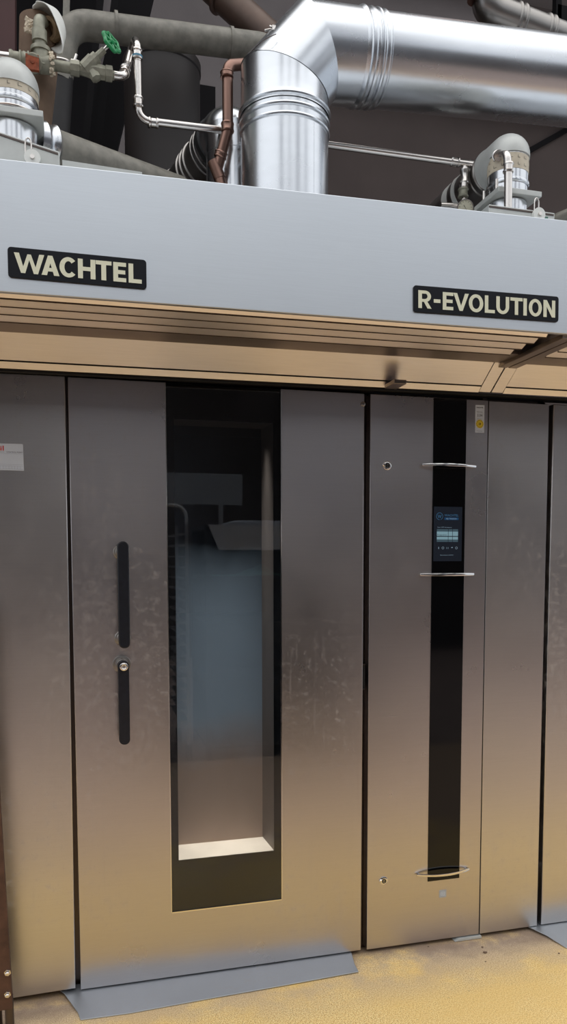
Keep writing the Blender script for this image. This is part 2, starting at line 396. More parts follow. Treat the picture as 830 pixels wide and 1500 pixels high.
g = MB('darksteel'); g.box(-.75, 1.82, .12, 1.3, 0, .09); g.box(-.75, -.70, .06, 1.3, .05, 2.15); g.box(1.76, 1.815, .031, 1.3, .05, 2.15); g.box(-.75, 1.82, .30, 1.3, 2.19, 2.2); g.build('carcass', oven)
# baking door
WX0, WX1, WZ0 = .3095, .7220, .2610
g = MB('door')
g.prism([(-.0155, ZB), (1.0415, ZB), (1.0415, ZT), (WX1, ZT), (WX1, WZ0), (WX0, WZ0), (WX0, ZT), (-.0155, ZT)], 0, .05)
g.mi = 0
door = g.build('oven_door', oven, bevel=.002); door['label'] = 'wide baking door with long window and two black handles'
g = MB('chrome')
g.box(WX0, WX1, -.0015, .004, WZ0-.0035, WZ0+.001); g.box(WX0-.002, WX0+.0008, -.001, .004, WZ0, ZT); g.box(WX1-.0008, WX1+.002, -.001, .004, WZ0, ZT)
g.build('window_edge', door)
g = MB('glass'); g.box(WX0+.001, WX1-.001, .002, .005, WZ0+.001, ZT-.002); g.build('window_glass', door)
IX0, IX1, IZ0, IZ1 = .3375, .6955, .4480, 2.03
g = MB('frit')
for a in ((WX0+.001, IX0, WZ0, ZT-.002), (IX1, WX1-.001, WZ0, ZT-.002), (IX0, IX1, WZ0, IZ0), (IX0, IX1, IZ1, ZT-.002)):
    g.box(a[0], a[1], .0065, .012, a[2], a[3])
g.build('black_glass_border', door)
g = MB(['innerside', 'sill']); Y1 = .145
b0, b1, b2, b3 = (.3375+.012, .6955-.012, IZ0+.006, IZ1)
g.poly([(IX0, .013, IZ0), (IX0, .013, IZ1), (b0, Y1, b3), (b0, Y1, b2)]); g.poly([(IX1, .013, IZ0), (b1, Y1, b2), (b1, Y1, b3), (IX1, .013, IZ1)])
g.poly([(IX0, .013, IZ1), (IX1, .013, IZ1), (b1, Y1, b3), (b0, Y1, b3)])
g.mi = 1; g.poly([(IX0, .013, IZ0), (b0, Y1, b2), (b1, Y1, b2), (IX1, .013, IZ0)])
g.build('window_reveal', door)
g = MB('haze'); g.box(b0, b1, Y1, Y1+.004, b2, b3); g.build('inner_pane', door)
# pull handle
def flat_handle(mb, p, x, z0, z1, w, t, y):
    pts = rrect(x-w/2, x+w/2, z0, z1, w*.47, 6); mb.prism(pts, y, y+t)
hy = -.062
pu = at(180.5, 793, hy); pl = at(182, 950, hy); hx = (pu.x+pl.x)/2
g = MB(['handle', 'ductdull']); flat_handle(g, None, hx, pl.z, pu.z, .0385, .02, hy)
g.mi = 1
for z in (pu.z-.035, pl.z+.03): g.lathe((hx-.003, 0, z), (0, -1, 0), [(0, .028), (.006, .028), (.008, .0175), (.043, .0175)], 24)
o = g.build('pull_handle', door, bevel=.003); o['label'] = 'longer upper black handle'
pu = at(181, 968, hy); pl = at(182.5, 1091, hy); hx = (pu.x+pl.x)/2
g = MB(['handle', 'ductdull', 'chrome']); flat_handle(g, None, hx, pl.z, pu.z, .037, .02, hy)
g.mi = 1; g.lathe((hx-.003, 0, pu.z-.018), (0, -1, 0), [(0, .031), (.008, .031), (.010, .020), (.043, .020)], 24)
g.mi = 2; g.lathe((hx+.001, hy, pu.z-.02), (0, -1, 0), [(-.002, .0145), (.006, .0145), (.008, .010), (.0082, .008), (.006, .007), (.006, .0)], 20)
o = g.build('latch_handle', door, bevel=.002); o['label'] = 'lower black latch lever with round steel pivot'
# small dent mark and top hinge buffer on the door
g = MB('ductdull'); q = at(531, 592); g.lathe((q.x, 0, q.z), (0, -1, 0), [(0, .009), (.004, .009), (.006, .006), (.006, 0)], 18); g.build('door_buffer', door)
# latch slot in the gap
q0 = at(535, 975); q1 = at(535, 1010)
g = MB(['black', 'darksteel']); g.box(1.0455, 1.058, .018, .03, q1.z, q0.z); g.mi = 1
g.box(1.0440, 1.0460, .014, .03, q1.z-.003, q0.z+.003); g.box(1.045, 1.058, .014, .03, q0.z, q0.z+.003); g.box(1.045, 1.058, .014, .03, q1.z-.003, q1.z)
g.build('latch_slot', oven)
# control column door
g = MB(['door', 'chrome']); g.box(1.0655, 1.5512, 0, .045, .0165, 2.1505)
g.mi = 1; a = at(551, 1051); b = at(592, 1049); m = at(575, 1049)
g.poly([(a.x, -.0004, a.z), (m.x, -.0004, m.z-.0006), (b.x, -.0004, b.z), (m.x, -.0004, m.z+.0008)])
cdoor = g.build('control_door', oven, bevel=.001); cdoor['label'] = 'narrow control door with black glass strip and chrome handles'
g = MB('gloss'); g.box(1.3208, 1.4589, -.0022, .001, .262, 2.149); g.build('glass_strip', cdoor, bevel=.0008)
# touch screen
sx0, sx1, sz0, sz1 = 1.3265, 1.4460, 1.5312, 1.7400
g = MB(['scrbg', 'scrblue', 'scrtext', 'scrrow', 'scrrow2', 'scrbar', 'ink']); g.box(sx0, sx1, -.0032, -.0021, sz0, sz1)
W_, H_ = sx1-sx0, sz1-sz0; Ys = -.0036
def sp_(u, v): return (sx0+W_*u, sz1-H_*v)
g.mi = 1; cx, cz = sp_(.20, .175)
for k in range(36):
    if 26 < k < 29: continue
    t0 = 2*PI*k/36; t1 = 2*PI*(k+1)/36; R0 = .0140; r0 = .0125
    g.poly([(cx+R0*math.cos(t0), Ys, cz+R0*math.sin(t0)), (cx+R0*math.cos(t1), Ys, cz+R0*math.sin(t1)), (cx+r0*math.cos(t1), Ys, cz+r0*math.sin(t1)), (cx+r0*math.cos(t0), Ys, cz+r0*math.sin(t0))])
for p in letter('W', 1.3, .16): g.poly([(cx-.0078+x*.012, Ys, cz-.0062+z*.012) for x, z in p])
x, z = sp_(.37, .175); g.text('WACHTEL', x, z, Ys, .0085, W_*.5)
g.mi = 5; x, z = sp_(.37, .24); g.poly([(x, Ys, z), (x+W_*.5, Ys, z), (x+W_*.5, Ys, z+.0095), (x, Ys, z+.0095)])
g.mi = 2; g.text('IQ TOUCH', x+.008, z+.002, Ys-.0003, .0055, W_*.36, .01)
x, z = sp_(.13, .385); g.text('Start OFF Assistance', x, z, Ys, .0040, W_*.5)
for i, (v0, v1, mi) in enumerate(((.41, .455, 4), (.455, .50, 3), (.50, .535, 3), (.55, .60, 3), (.60, .645, 4))):
    for u0, u1 in ((.11, .505), (.52, .655), (.67, .86)):
        g.mi = mi; xa, za = sp_(u0, v1); xb, zb = sp_(u1, v0); g.poly([(xa, Ys, za), (xb, Ys, za), (xb, Ys, zb), (xa, Ys, zb)])
g.mi = 6; x, z = sp_(.13, .525); g.text('Programm', x, z, Ys-.0004, .005, W_*.32)
g.mi = 2
for i, u in enumerate((.18, .33, .49, .65, .81)):
    x, z = sp_(u, .755)
    if i in (1, 4): g.torus((x, Ys, z), (0, 1, 0), .0042, .0007, 16, 4)
    elif i == 0: g.poly([(x-.0018, Ys, z-.004), (x+.0018, Ys, z-.004), (x+.001, Ys, z+.004), (x-.001, Ys, z+.004)])
    elif i == 2:
        for dx in (-.004, .0025): g.poly([(x+dx, Ys, z-.004), (x+dx+.0014, Ys, z-.004), (x+dx+.0014, Ys, z+.003), (x+dx, Ys, z+.003)])
    else: g.poly([(x-.004, Ys, z), (x+.004, Ys, z), (x+.003, Ys, z+.004), (x-.002, Ys, z+.003)])
x, z = sp_(.24, .895); g.text('Betriebsart AUTO', x, z, Ys, .0036, W_*.46)
g.build('touch_screen', cdoor)
# arched pull bars
for (ax, ay), (bx, by) in (((618, 681), (697, 683)), ((615, 842), (694, 841)), ((610, 1281), (687, 1274))):
    A = at(ax, ay, -.01); B = at(bx, by, -.01); xc = (A.x+B.x)/2; L = (B.x-A.x)/2; zc = (A.z+B.z)/2; nn = 24; g = MB('chrome'); rings = []
    for k in range(nn+1):
        u = -1+2*k/nn; y = -.008-.027*(1-u*u); wd = .0052-.0012*abs(u)**3; tk = .0035
        x = xc+L*u; rings.append([g.bm.verts.new((x, y-tk*.6, zc+wd)), g.bm.verts.new((x, y-tk, zc)), g.bm.verts.new((x, y-tk*.6, zc-wd)), g.bm.verts.new((x, y+tk, zc-wd*.8)), g.bm.verts.new((x, y+tk, zc+wd*.8))])
    for p, q in zip(rings, rings[1:]):
        for j in range(5): g.face([p[j], p[(j+1) % 5], q[(j+1) % 5], q[j]])
    g.face(rings[0]); g.face(rings[-1][::-1])
    for sgn in (-1, 1): g.cyl((xc+sgn*(L-.012), -.014, zc), (xc+sgn*(L-.012), 0, zc), .0045, seg=12)
    g.build('pull_bar', cdoor, ang=50)
for p in ((566.5, 682), (561.5, 1290)):
    q = at(*p); g = MB(['chrome', 'black'])
    g.lathe((q.x, 0, q.z), (0, -1, 0), [(0, .0165), (.003, .0165), (.005, .013), (.005, .0095), (.003, .009), (.003, 0)], 28)
    g.mi = 1; g.lathe((q.x, -.0031, q.z), (0, -1, 0), [(0, .0085), (.0004, .0085), (.0004, 0)], 20)
    g.mi = 0; g.box(q.x-.0018, q.x+.0018, -.0052, -.003, q.z-.0055, q.z+.0055); g.cyl((q.x, -.0052, q.z), (q.x, -.003, q.z), .0032, seg=14)
    g.lathe((q.x-.013, 0, q.z+.002), (0, -1, 0), [(0, .006), (.005, .006), (.007, .004), (.007, 0)], 14)
    g.build('key_lock', cdoor)
# stickers
a = at(696, 593); b = at(708.5, 634)
g = MB(['white', 'ink', 'yellow', 'grayink']); g.box(a.x, b.x, -.0006, 0, b.z, a.z); w = b.x-a.x; h = a.z-b.z; Y = -.0009
g.mi = 1; g.text('WACHTEL', a.x+.004, a.z-.012, Y, .005, w-.009, .02); g.mi = 3; g.text('Wartung', a.x+.005, a.z-.028, Y, .004, w-.014)
g.mi = 1; g.text('3.04', a.x+.008, a.z-.044, Y, .010, w-.017); g.mi = 3; g.text('Service', a.x+.008, a.z-.054, Y, .003, w-.018)
g.mi = 2; cx, cz = (a.x+b.x)/2, b.z+.033; g.poly([(cx+.0165*math.cos(2*PI*k/32), Y, cz+.0165*math.sin(2*PI*k/32)) for k in range(32)])
g.mi = 1
for k in range(12):
    t = 2*PI*k/12; px_, pz_ = cx+.0132*math.cos(t), cz+.0132*math.sin(t); g.poly([(px_-.0011, Y-.0003, pz_-.0013), (px_+.0011, Y-.0003, pz_-.0013), (px_+.0011, Y-.0003, pz_+.0013), (px_-.0011, Y-.0003, pz_+.0013)])
g.text('24', cx-.005, cz-.004, Y-.0003, .009, .010, .02)
g.mi = 3; g.text('Termin', a.x+.006, b.z+.005, Y, .003, w-.014)
g.build('service_sticker', cdoor)
q = at(648, 1309); g = MB(['labelgray', 'white']); r = .0155; g.box(q.x-r, q.x+r, -.0007, 0, q.z-r, q.z+r); g.mi = 1
for a in ((-.0085, -.0065, -.007, .007), (.0065, .0085, -.007, .007), (-.0085, .0085, .006, .008), (-.0085, .0085, -.008, -.006), (-.0035, -.0015, -.004, .004), (.0015, .0035, -.004, .004)):
    g.poly([(q.x+a[0], -.001, q.z+a[2]), (q.x+a[1], -.001, q.z+a[2]), (q.x+a[1], -.001, q.z+a[3]), (q.x+a[0], -.001, q.z+a[3])])
g.build('square_emblem', cdoor)
a = at(0, 649); b = at(34.5, 689.5); lx0 = a.x-.12
g = MB(['white', 'red', 'grayink', 'paleink']); g.prism([(lx0, b.z), (b.x+.0015, b.z), (b.x, a.z-.001), (lx0, a.z-.001)], -.0008, 0); Y = -.0011
g.mi = 1; g.text('til', b.x-.083, a.z-.024, Y, .016, .023, .02); g.mi = 2; g.text('system', b.x-.092, a.z-.030, Y, .0035, .032)
g.text('CONTROL POINT', b.x-.052, a.z-.0305, Y, .0042, .0505, .01)
g.mi = 3
for z in (a.z-.034, b.z+.019, b.z+.014, b.z+.004): g.poly([(lx0, Y, z), (b.x-.001, Y, z), (b.x-.001, Y, z+.0007), (lx0, Y, z+.0007)])
for k in range(12):
    x = b.x-.010-.009*k; g.poly([(x, Y, b.z+.004), (x+.0006, Y, b.z+.004), (x+.0006, Y, b.z+.014), (x, Y, b.z+.014)])
o = g.build('pest_control_label', oven)
# neighbour oven at the right edge
ov2 = thing('rack_oven', 'neighbouring stainless steel oven cut off by the right edge', 'oven', (2.5, .5, 0))
g = MB('side'); g.box(1.8400, 2.9, 0, .05, .0172, 2.1515); g.build('side_panel', ov2, bevel=.003)
g = MB('darksteel'); g.box(1.85, 2.9, .06, 1.3, 0, 2.15); g.build('carcass', ov2)

# ================================================================== RAMPS
def slab(name, pts, zf, zb, label):
    g = MB('ramp'); c = sum((V(p) for p in pts), V((0, 0, 0)))/len(pts)
    ymin = min(p.y for p in pts); ymax = max(p.y for p in pts)
    up = [(p.x, p.y, zf+(zb-zf)*(p.y-ymin)/(ymax-ymin)) for p in pts]
    g.extr(up, (0, 0, -.0035)); o = g.build(name, org=(c.x, c.y, 0), bevel=.0008); return tag(o, label, 'ramp', 'steel threshold plates')
def fl(px, py, Z=.004):
    d = R2*((px-415)/F_) - U2*((py-PPY)/F_) + _f; return CAM+d*((Z-HH)/d.z)
slab('threshold_ramp', [fl(118, 1494), fl(190, 1484), fl(300, 1464), fl(420, 1443), fl(525, 1424), fl(519, 1414), fl(514, 1393, .016), V((.99, .045, .016)), V((-.10, .045, .016)), fl(94, 1454, .016), fl(114, 1484)], .0045, .016, 'long bluish steel threshold plate on the floor below the glass door')
slab('threshold_ramp', [fl(829, 1388.5), fl(1100, 1335), V((2.7, .045, .016)), V((1.80, .045, .016)), fl(772, 1356, .016), fl(800, 1372)], .0045, .016, 'steel threshold plate on the floor at the right edge')
# little metal foot plate under the control door
a = fl(664, 1374, .012); b = fl(700, 1366, .012); g = MB('flange')
g.prism([(a.x, .002), (b.x, .002), (b.x, .011), (a.x+.02, .011)], a.y-.012, a.y+.1)
tag(g.build('foot_plate', org=((a.x+b.x)/2, a.y+.04, 0)), 'small light metal foot plate poking out under the control door', 'foot plate')
for i, (px, py, r) in enumerate(((706, 1388, .005), (710, 1396, .007), (711, 1409, .003), (627, 1387, .003), (818, 1397, .004))):
    p = fl(px, py, 0); g = MB('ochre'); bmesh.ops.create_icosphere(g.bm, subdivisions=1, radius=r)
    for v in g.bm.verts: v.co = V((v.co.x*1.2, v.co.y, v.co.z*.6))*(1+random.uniform(-.2, .2))+V((p.x, p.y, r*.45))
    tag(g.build('crumb', org=(p.x, p.y, 0)), ['brown crumb on yellow floor, farther of the close pair', 'largest brown crumb on the yellow floor', 'tiniest crumb, nearest below the largest one', 'small crumb on the floor below the lower left of the control door', 'brown crumb on the floor near the right threshold plate'][i], 'crumb', 'crumbs on the floor')

# ================================================================== HOOD
hood = thing('exhaust_hood', 'long satin steel exhaust hood above the ovens with two black name plates', 'hood', (.7, -.25, 2.25))
def zt(x): return .0078*(x-.7)
HX0, HX1, HF = -1.3, 2.7, -.53
def hbox(g, x0, x1, y0, y1, z0, z1, k=0):
    p = []
    for (y, zz) in ((y0, 0), (y1, 0)):
        p += [(x0, y, z0+zt(x0)), (x1, y, z0+zt(x1)), (x1, y, z1+zt(x1)+k*(x1-.7)), (x0, y, z1+zt(x0)+k*(x0-.7))]
    g.hexa(p)
g = MB('hood'); hbox(g, HX0, HX1, HF, HF+.016, 2.2505, 2.5930, .0075); g.build('front_panel', hood, bevel=.002)
g = MB('hood'); hbox(g, HX0, HX1, HF+.016, .28, 2.555, 2.57, .0075); g.build('roof_panel', hood)
ys = [-.512, -.478, -.409, -.336, -.262]
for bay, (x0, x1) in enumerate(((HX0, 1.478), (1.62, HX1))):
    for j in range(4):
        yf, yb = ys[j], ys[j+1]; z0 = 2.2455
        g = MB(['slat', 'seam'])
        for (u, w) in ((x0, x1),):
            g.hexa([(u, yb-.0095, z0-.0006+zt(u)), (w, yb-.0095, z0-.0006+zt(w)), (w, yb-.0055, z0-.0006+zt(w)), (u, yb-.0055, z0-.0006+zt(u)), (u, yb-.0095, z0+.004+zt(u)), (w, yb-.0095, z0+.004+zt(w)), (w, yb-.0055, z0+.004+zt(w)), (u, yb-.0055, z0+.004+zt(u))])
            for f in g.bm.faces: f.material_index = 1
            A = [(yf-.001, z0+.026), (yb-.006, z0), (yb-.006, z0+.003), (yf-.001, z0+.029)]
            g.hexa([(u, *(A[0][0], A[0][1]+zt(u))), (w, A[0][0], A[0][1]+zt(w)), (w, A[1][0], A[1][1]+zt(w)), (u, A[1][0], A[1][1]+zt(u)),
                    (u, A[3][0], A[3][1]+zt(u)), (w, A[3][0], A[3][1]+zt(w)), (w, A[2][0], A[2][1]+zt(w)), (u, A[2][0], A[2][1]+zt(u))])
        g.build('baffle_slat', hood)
g = MB('bar'); hbox(g, HX0, HX1, -.512, -.10, 2.285, 2.30)
hbox(g, HX0, HX1, -.268, -.145, 2.2515, 2.262); g.build('soffit_plate', hood)
g = MB('bar')
for x0, x1 in ((1.522, 1.557), (1.563, 1.598)): hbox(g, x0, x1, HF+.017, -.12, 2.240, 2.256)
g.build('divider_bar', hood, bevel=.0015)
# sloped reflector panels
def slope(g, x0, x1, ya, za, yb, zb, t=.004):
    g.hexa([(x0, ya, za+zt(x0)), (x1, ya, za+zt(x1)), (x1, yb, zb+zt(x1)), (x0, yb, zb+zt(x0)), (x0, ya+t, za+t+zt(x0)), (x1, ya+t, za+t+zt(x1)), (x1, yb+t, zb+t+zt(x1)), (x0, yb+t, zb+t+zt(x0))])
for x0, x1 in ((HX0, 1.496), (1.602, HX1)):
    g = MB('slat'); slope(g, x0, x1, -.145, 2.262, -.045, 2.1905); g.build('sloped_panel', hood)
g = MB('slat'); slope(g, 1.4985, 1.5465, -.148, 2.262, -.021, 2.1712); g.build('cover_strip', hood)
g = MB('slat'); slope(g, 1.5525, 1.5995, -.148, 2.262, -.021, 2.1712); g.build('cover_strip', hood)
g = MB('black'); slope(g, 1.49, 1.61, -.138, 2.262, -.011, 2.171); hbox(g, HX0, HX1, -.0415, .03, 2.1862, 2.1912); g.build('shadow_gap', hood)
for x0, x1 in ((HX0, 1.497), (1.602, HX1)):
    g = MB('slat'); slope(g, x0, x1, -.0405, 2.1868, -.020, 2.1690); g.build('bottom_rail', hood)
g = MB('black'); hbox(g, HX0, HX1, -.018, .06, 2.160, 2.166); g.build('door_top_shade_strip', hood)  # black strip painted where the gap above the doors lies in shade
# small stop box on the rail
g = MB('bar'); p = at(577, 571, -.12); q = at(595, 571, -.12)
g.prism([(p.x, 2.166), (q.x, 2.166), (q.x, 2.181), (p.x, 2.181)], -.12, -.03); g.build('door_stop', hood, bevel=.0015)
# name plates
def plate(c0, c1, c2, c3, items, capf, basef, s):
    A, B, D = at(*c0, HF), at(*c1, HF), at(*c3, HF); w = (B-A).length; ex = (B-A).normalized(); ez = V((-ex.z, 0, ex.x)); h = (A-D).length; O = A-ez*h
    g = MB('plate'); g.extr([O+ex*x+ez*z+V((0, -.004, 0)) for x, z in rrect(0, w, 0, h, .009)], (0, .0035, 0)); pl_ = g.build('name_plate', hood, bevel=.0012)
    g = MB('cream'); lettering(g, O+ez*(h*basef), ex, ez, [(c, a*w, b*w) for c, a, b in items], h*capf, s, -.0052); g.build('lettering', pl_)
    return pl_
W = lambda L, x0, ww: [(c, (a-x0)/ww, (b-x0)/ww) for c, a, b in L]
p1 = plate((11, 361.5), (214, 381.5), (213, 423), (11, 406.5), W([('W', 70, 226), ('A', 210, 303), ('C', 304, 392), ('H', 401, 494), ('T', 496, 581), ('E', 590, 660), ('L', 673, 745)], 38, 734), .65, .17, .25)
p1['label'] = 'left black plate with cream capital letters'
p2 = plate((604.5, 418), (817, 435), (815, 472.5), (603.5, 457.5), W([('R', 70, 133), ('-', 145, 178), ('E', 189, 241), ('V', 241, 318), ('O', 318, 391), ('L', 399, 450), ('U', 457, 523), ('T', 529, 593), ('I', 597, 615), ('O', 625, 694), ('N', 702, 765)], 48, 737), .66, .16, .23)
p2['label'] = 'right black plate with cream hyphenated lettering'

# ================================================================== DUCTS
def ribs(prof, t, r, h=.006, w=.008):
    for dt, dr in ((-w, 0), (-w*.6, h*.8), (0, h), (w*.6, h*.8), (w, 0)): prof.append((t+dt, r+dr))
HR = 2.57
# main stack
sY = -.1; sc = at(416.5, 200, sY); sx = sc.x; SR = .1475
ztop = at(352, 100, sY).z; zr1 = at(416, 175, sY).z; zr2 = at(416, 192, sY).z
st = thing('exhaust_duct', 'large shiny steel exhaust duct rising from the hood and turning right', 'duct', (sx, sY, HR))
# mitred elbow: vertical segment axis -> 45 deg segment -> horizontal segment
hd = V((1, 0, .055)).normalized(); HRr = .1415
Ph = at(560, 90, sY)                                   # a point on the horizontal axis
x_ = lambda t: Ph+hd*t
K1 = V((sx, sY, at(416, 127, sY).z)); # first mitre corner on the vertical axis
# second corner on the horizontal axis
K2 = x_((at(460, 88, sY).x-Ph.x)/hd.x)
dv = V((0, 0, 1)); dm = (K2-K1).normalized()
def mitre_ring(K, da, db, r, seg=64):
    n = (da+db).normalized(); a = V((0, 1, 0)); out = []
    b = da.cross(a).normalized()
    for k in range(seg):
        e = (a*math.cos(2*PI*k/seg)+b*math.sin(2*PI*k/seg))*r; t = -e.dot(n)/da.dot(n); out.append(K+e+da*t)
    return out
def straight_ring(P, d, r, seg=64):
    a = V((0, 1, 0)); a = (a-d*a.dot(d)).normalized(); b = d.cross(a).normalized()
    return [P+(a*math.cos(2*PI*k/seg)+b*math.sin(2*PI*k/seg))*r for k in range(seg)]
def rings_mesh(mb, rings, cap=(False, False)):
    R = [[mb.bm.verts.new(p) for p in r] for r in rings]; n = len(R[0])
    for A, B in zip(R, R[1:]):
        for k in range(n): mb.face([A[k], A[(k+1) % n], B[(k+1) % n], B[k]])
    if cap[0]: mb.face(R[0][::-1])
    if cap[1]: mb.face(R[-1])
def ribbed(P0, d, r, L, marks, h=.006):
    prof = [(0, r)]
    for m in marks: ribs(prof, m, r, h)
    prof.append((L, r)); return [straight_ring(P0+d*t, d, q) for t, q in prof]
base = V((sx, sY, HR-.01)); L1 = zr2-base.z
g = MB('duct'); rings_mesh(g, ribbed(base, dv, SR, zr1-base.z-.004, [zr2-.02-base.z, zr2+.012-base.z]), (True, False))
# longitudinal lap seam
a = PI*.5; xs = sx+SR*.42; ysm = sY-math.sqrt(SR**2-(SR*.42)**2)-.0006
g.hexa([(xs-.003, ysm, base.z), (xs+.003, ysm+.001, base.z), (xs+.003, ysm+.001, zr2-.03), (xs-.003, ysm, zr2-.03), (xs-.003, ysm+.003, base.z), (xs+.003, ysm+.004, base.z), (xs+.003, ysm+.004, zr2-.03), (xs-.003, ysm+.003, zr2-.03)])
g.build('stack_pipe', st, ang=28)
g = MB('duct'); bl = zr1-.006
prof = [straight_ring(V((sx, sY, bl)), dv, SR+.003)]
pp = []; ribs(pp, .012, SR+.003, .006); pp.append((.03, SR+.001))
prof += [straight_ring(V((sx, sY, bl+t)), dv, q) for t, q in pp]
prof.append(mitre_ring(K1, dv, dm, SR-.001))
rings_mesh(g, prof)
rings_mesh(g, [mitre_ring(K1, dv, dm, SR+.0005), mitre_ring(K2, dm, hd, .146)])
e0 = x_((at(517, 80, sY).x-Ph.x)/hd.x)
rings_mesh(g, [mitre_ring(K2, dm, hd, .1445), straight_ring(e0, hd, HRr+.002)]+[straight_ring(e0+hd*t, hd, HRr+q) for t, q in ((.006, .006), (.012, .0085), (.018, .006), (.023, .001), (.032, .001), (.036, .005), (.042, .006), (.048, .0045), (.052, .001))])
g.build('duct_elbow', st, ang=24)
Ls = 2.2
g = MB('duct'); s0 = e0+hd*.050
rings_mesh(g, [straight_ring(s0+hd*t, hd, q) for t, q in ((0, HRr), (.006, HRr), (.010, HRr+.005), (.014, HRr+.0065), (.018, HRr+.005), (.022, HRr), (.03, HRr), (.034, HRr+.0035), (.037, HRr+.0035), (.041, HRr-.001), (1.1, HRr-.001), (1.105, HRr+.005), (1.115, HRr+.005), (1.12, HRr-.001), (Ls, HRr-.001))], (False, True))
g.build('horizontal_pipe', st, ang=28)
# clamp on the elbow
c = at(404, 48, sY-.06)
g = MB('tube'); ax = (at(440, 5, sY)-at(370, 85, sY)).normalized()
p0 = at(388, 45, -.14); p1 = at(402, 42, -.16); p2 = at(412, 50, -.16); p3 = at(398, 58, -.17)
g.sweep([p0, p1, p2], .004, 8); g.sweep([at(395, 38, -.15), p1, p3, at(418, 52, -.17)], .003, 8); g.cyl(at(404, 42, -.15), at(409, 56, -.17), .006, seg=10); g.box(p1.x-.01, p1.x+.01, p1.y-.008, p1.y+.004, p1.z-.008, p1.z+.006)
g.build('clamp', st)
g = MB('darksteel'); seg = []
for k in range(9):   # wire strap over the shoulder
    t = k/8; P = at(366+(404-366)*t, 78+(50-78)*t-4*math.sin(PI*t), -.16-.07*math.sin(PI*t*.6)); seg.append(P)
g.sweep(seg, .0015, 6); g.build('wire_strap', st)

# --- flues
def band(px, t): return t
def jacket(T, x, top, r, d):
    g = MB('flange'); q = r+.004; cz = top-q; n = 10
    g.lathe((x, -.2, cz), (0, 0, 1), [(-.010, q), (0, q)]+[(q*math.sin(PI/2*k/n), max(q*math.cos(PI/2*k/n), .0001)) for k in range(1, n+1)], 40)
    g.build('elbow_cap', T)
    g = MB('flange'); g.lathe((x, -.2, cz), d, [(0, q), (.085, q), (.09, q+.003), (.10, q+.003)], 40); g.build('elbow_jacket', T)
    g = MB('tube'); g.torus(V((x, -.2, cz))+V(d).normalized()*.10, d, q+.001, .0025, 40, 6); g.build('wire_strap', T)
def flue(label, pxc, pyf, pytop, Y, r, back, pyc=None, tape=True):
    fz = at(pxc, pyf, Y).z; top = at(pxc, pytop, Y).z; x = at(pxc, pyf, Y).x
    T = thing('flue_pipe', label, 'flue', (x, Y, HR), 'exhaust flues')
    g = MB('duct2'); g.lathe((x, Y, HR-.005), (0, 0, 1), [(0, r*.96), (fz-HR-.01, r*.96), (fz-HR, r*.96)], 40); g.build('collar', T)
    g = MB('flange'); g.box(x-r*1.2, x+r*1.2, Y-r*1.2, Y+r*1.2, fz, fz+.018); g.build('flange', T, bevel=.002)
    h = top-fz; zc = top-r*.9
    prof = [(.018, r*.97), (.05, r*.97)]; ribs(prof, .058, r, .004, .008); prof += [(h*.40, r), (h*.40, r*1.0)]
    g = MB('duct2'); g.lathe((x, Y, fz), (0, 0, 1), prof+[(top-r-.005-fz, r)], 40); g.build('riser', T, ang=28)
    if tape:
        g = MB(['tape', 'ink']); z0 = fz+h*.40; z1 = z0+.052; g.lathe((x, Y, z0), (0, 0, 1), [(0, r+.0012), (z1-z0, r+.0012)], 40)
        g.mi = 1
        for k in range(16):
            an = 2*PI*k/16; e = V((math.cos(an), math.sin(an), 0)); tt = V((-math.sin(an), math.cos(an), 0)); P = V((x, Y, z0))+e*(r+.0022)
            for zz in (.034, .010):
                w = .006 if (k % 2) else .004
                g.poly([P+tt*-w+V((0, 0, zz)), P+tt*w+V((0, 0, zz)), P+tt*w+V((0, 0, zz+.0012)), P+tt*-w+V((0, 0, zz+.0012))])
                g.poly([P+tt*-w+V((0, 0, zz)), P+tt*(-w+.0012)+V((0, 0, zz)), P+tt*(-w+.0012)+V((0, 0, zz+.009)), P+tt*-w+V((0, 0, zz+.009))])
        g.build('printed_tape', T)
    return T, x, fz, top, zc, r
# right flue
T, x, fz, top, zc, r = flue('steel flue with an elbow on the hood behind the pressure gauge at right', 742.5, 300, 199, -.2, .070, None)
jacket(T, x, top, r, (-.02, 1, 0))
bk = V((x-.003, -.11, top-r-.004)); bd = V((-.02, 1, .0)).normalized()
prof = [(0, r)]
for m in (.03, .06, .2): ribs(prof, m, r, .004, .008)
prof += [(1.6, r)]
g = MB('ductdull'); g.lathe(bk, bd, prof, 40); g.build('back_pipe', T, ang=28)
g = MB('pvc'); g.lathe(bk+bd*.17, bd, [(0, r+.001), (0, r+.002), (.035, r+.002), (.035, r+.001)], 40); g.lathe(bk+bd*.23, bd, [(0, r+.002), (.04, r+.002)], 40); g.build('paper_label', T)
for u_, v_ in ((-.078, -.06), (-.076, .03)):
    g = MB('tube'); g.cyl((x+u_, -.2+v_, fz+.018), (x+u_, -.2+v_, fz+.05), .006, seg=12); g.build('stud', T)
g = MB('tube')
q = at(766, 215, -.22); g.cyl(q, at(771, 232, -.24), .008, seg=10); g.sweep([at(757, 208, -.2), q, at(772, 224, -.25), at(768, 236, -.25)], .0035, 8); g.build('clamp', T)
# left flue
T, x, fz, top, zc, r = flue('steel flue with taped collar on the hood at the left edge', 17, 190, 91, -.2, .078, None)
jacket(T, x, top, r, (-.6, .8, 0))
a = at(53, 195, -.19); g = MB('tube'); g.cyl((x+r*.93, -.235, fz+.026), (x+r*1.04, -.235, fz+.026), .006, seg=10)
g.torus((x, -.2, fz+.03), (0, 0, 1), r+.004, .003, 40, 6); g.build('clamp', T)
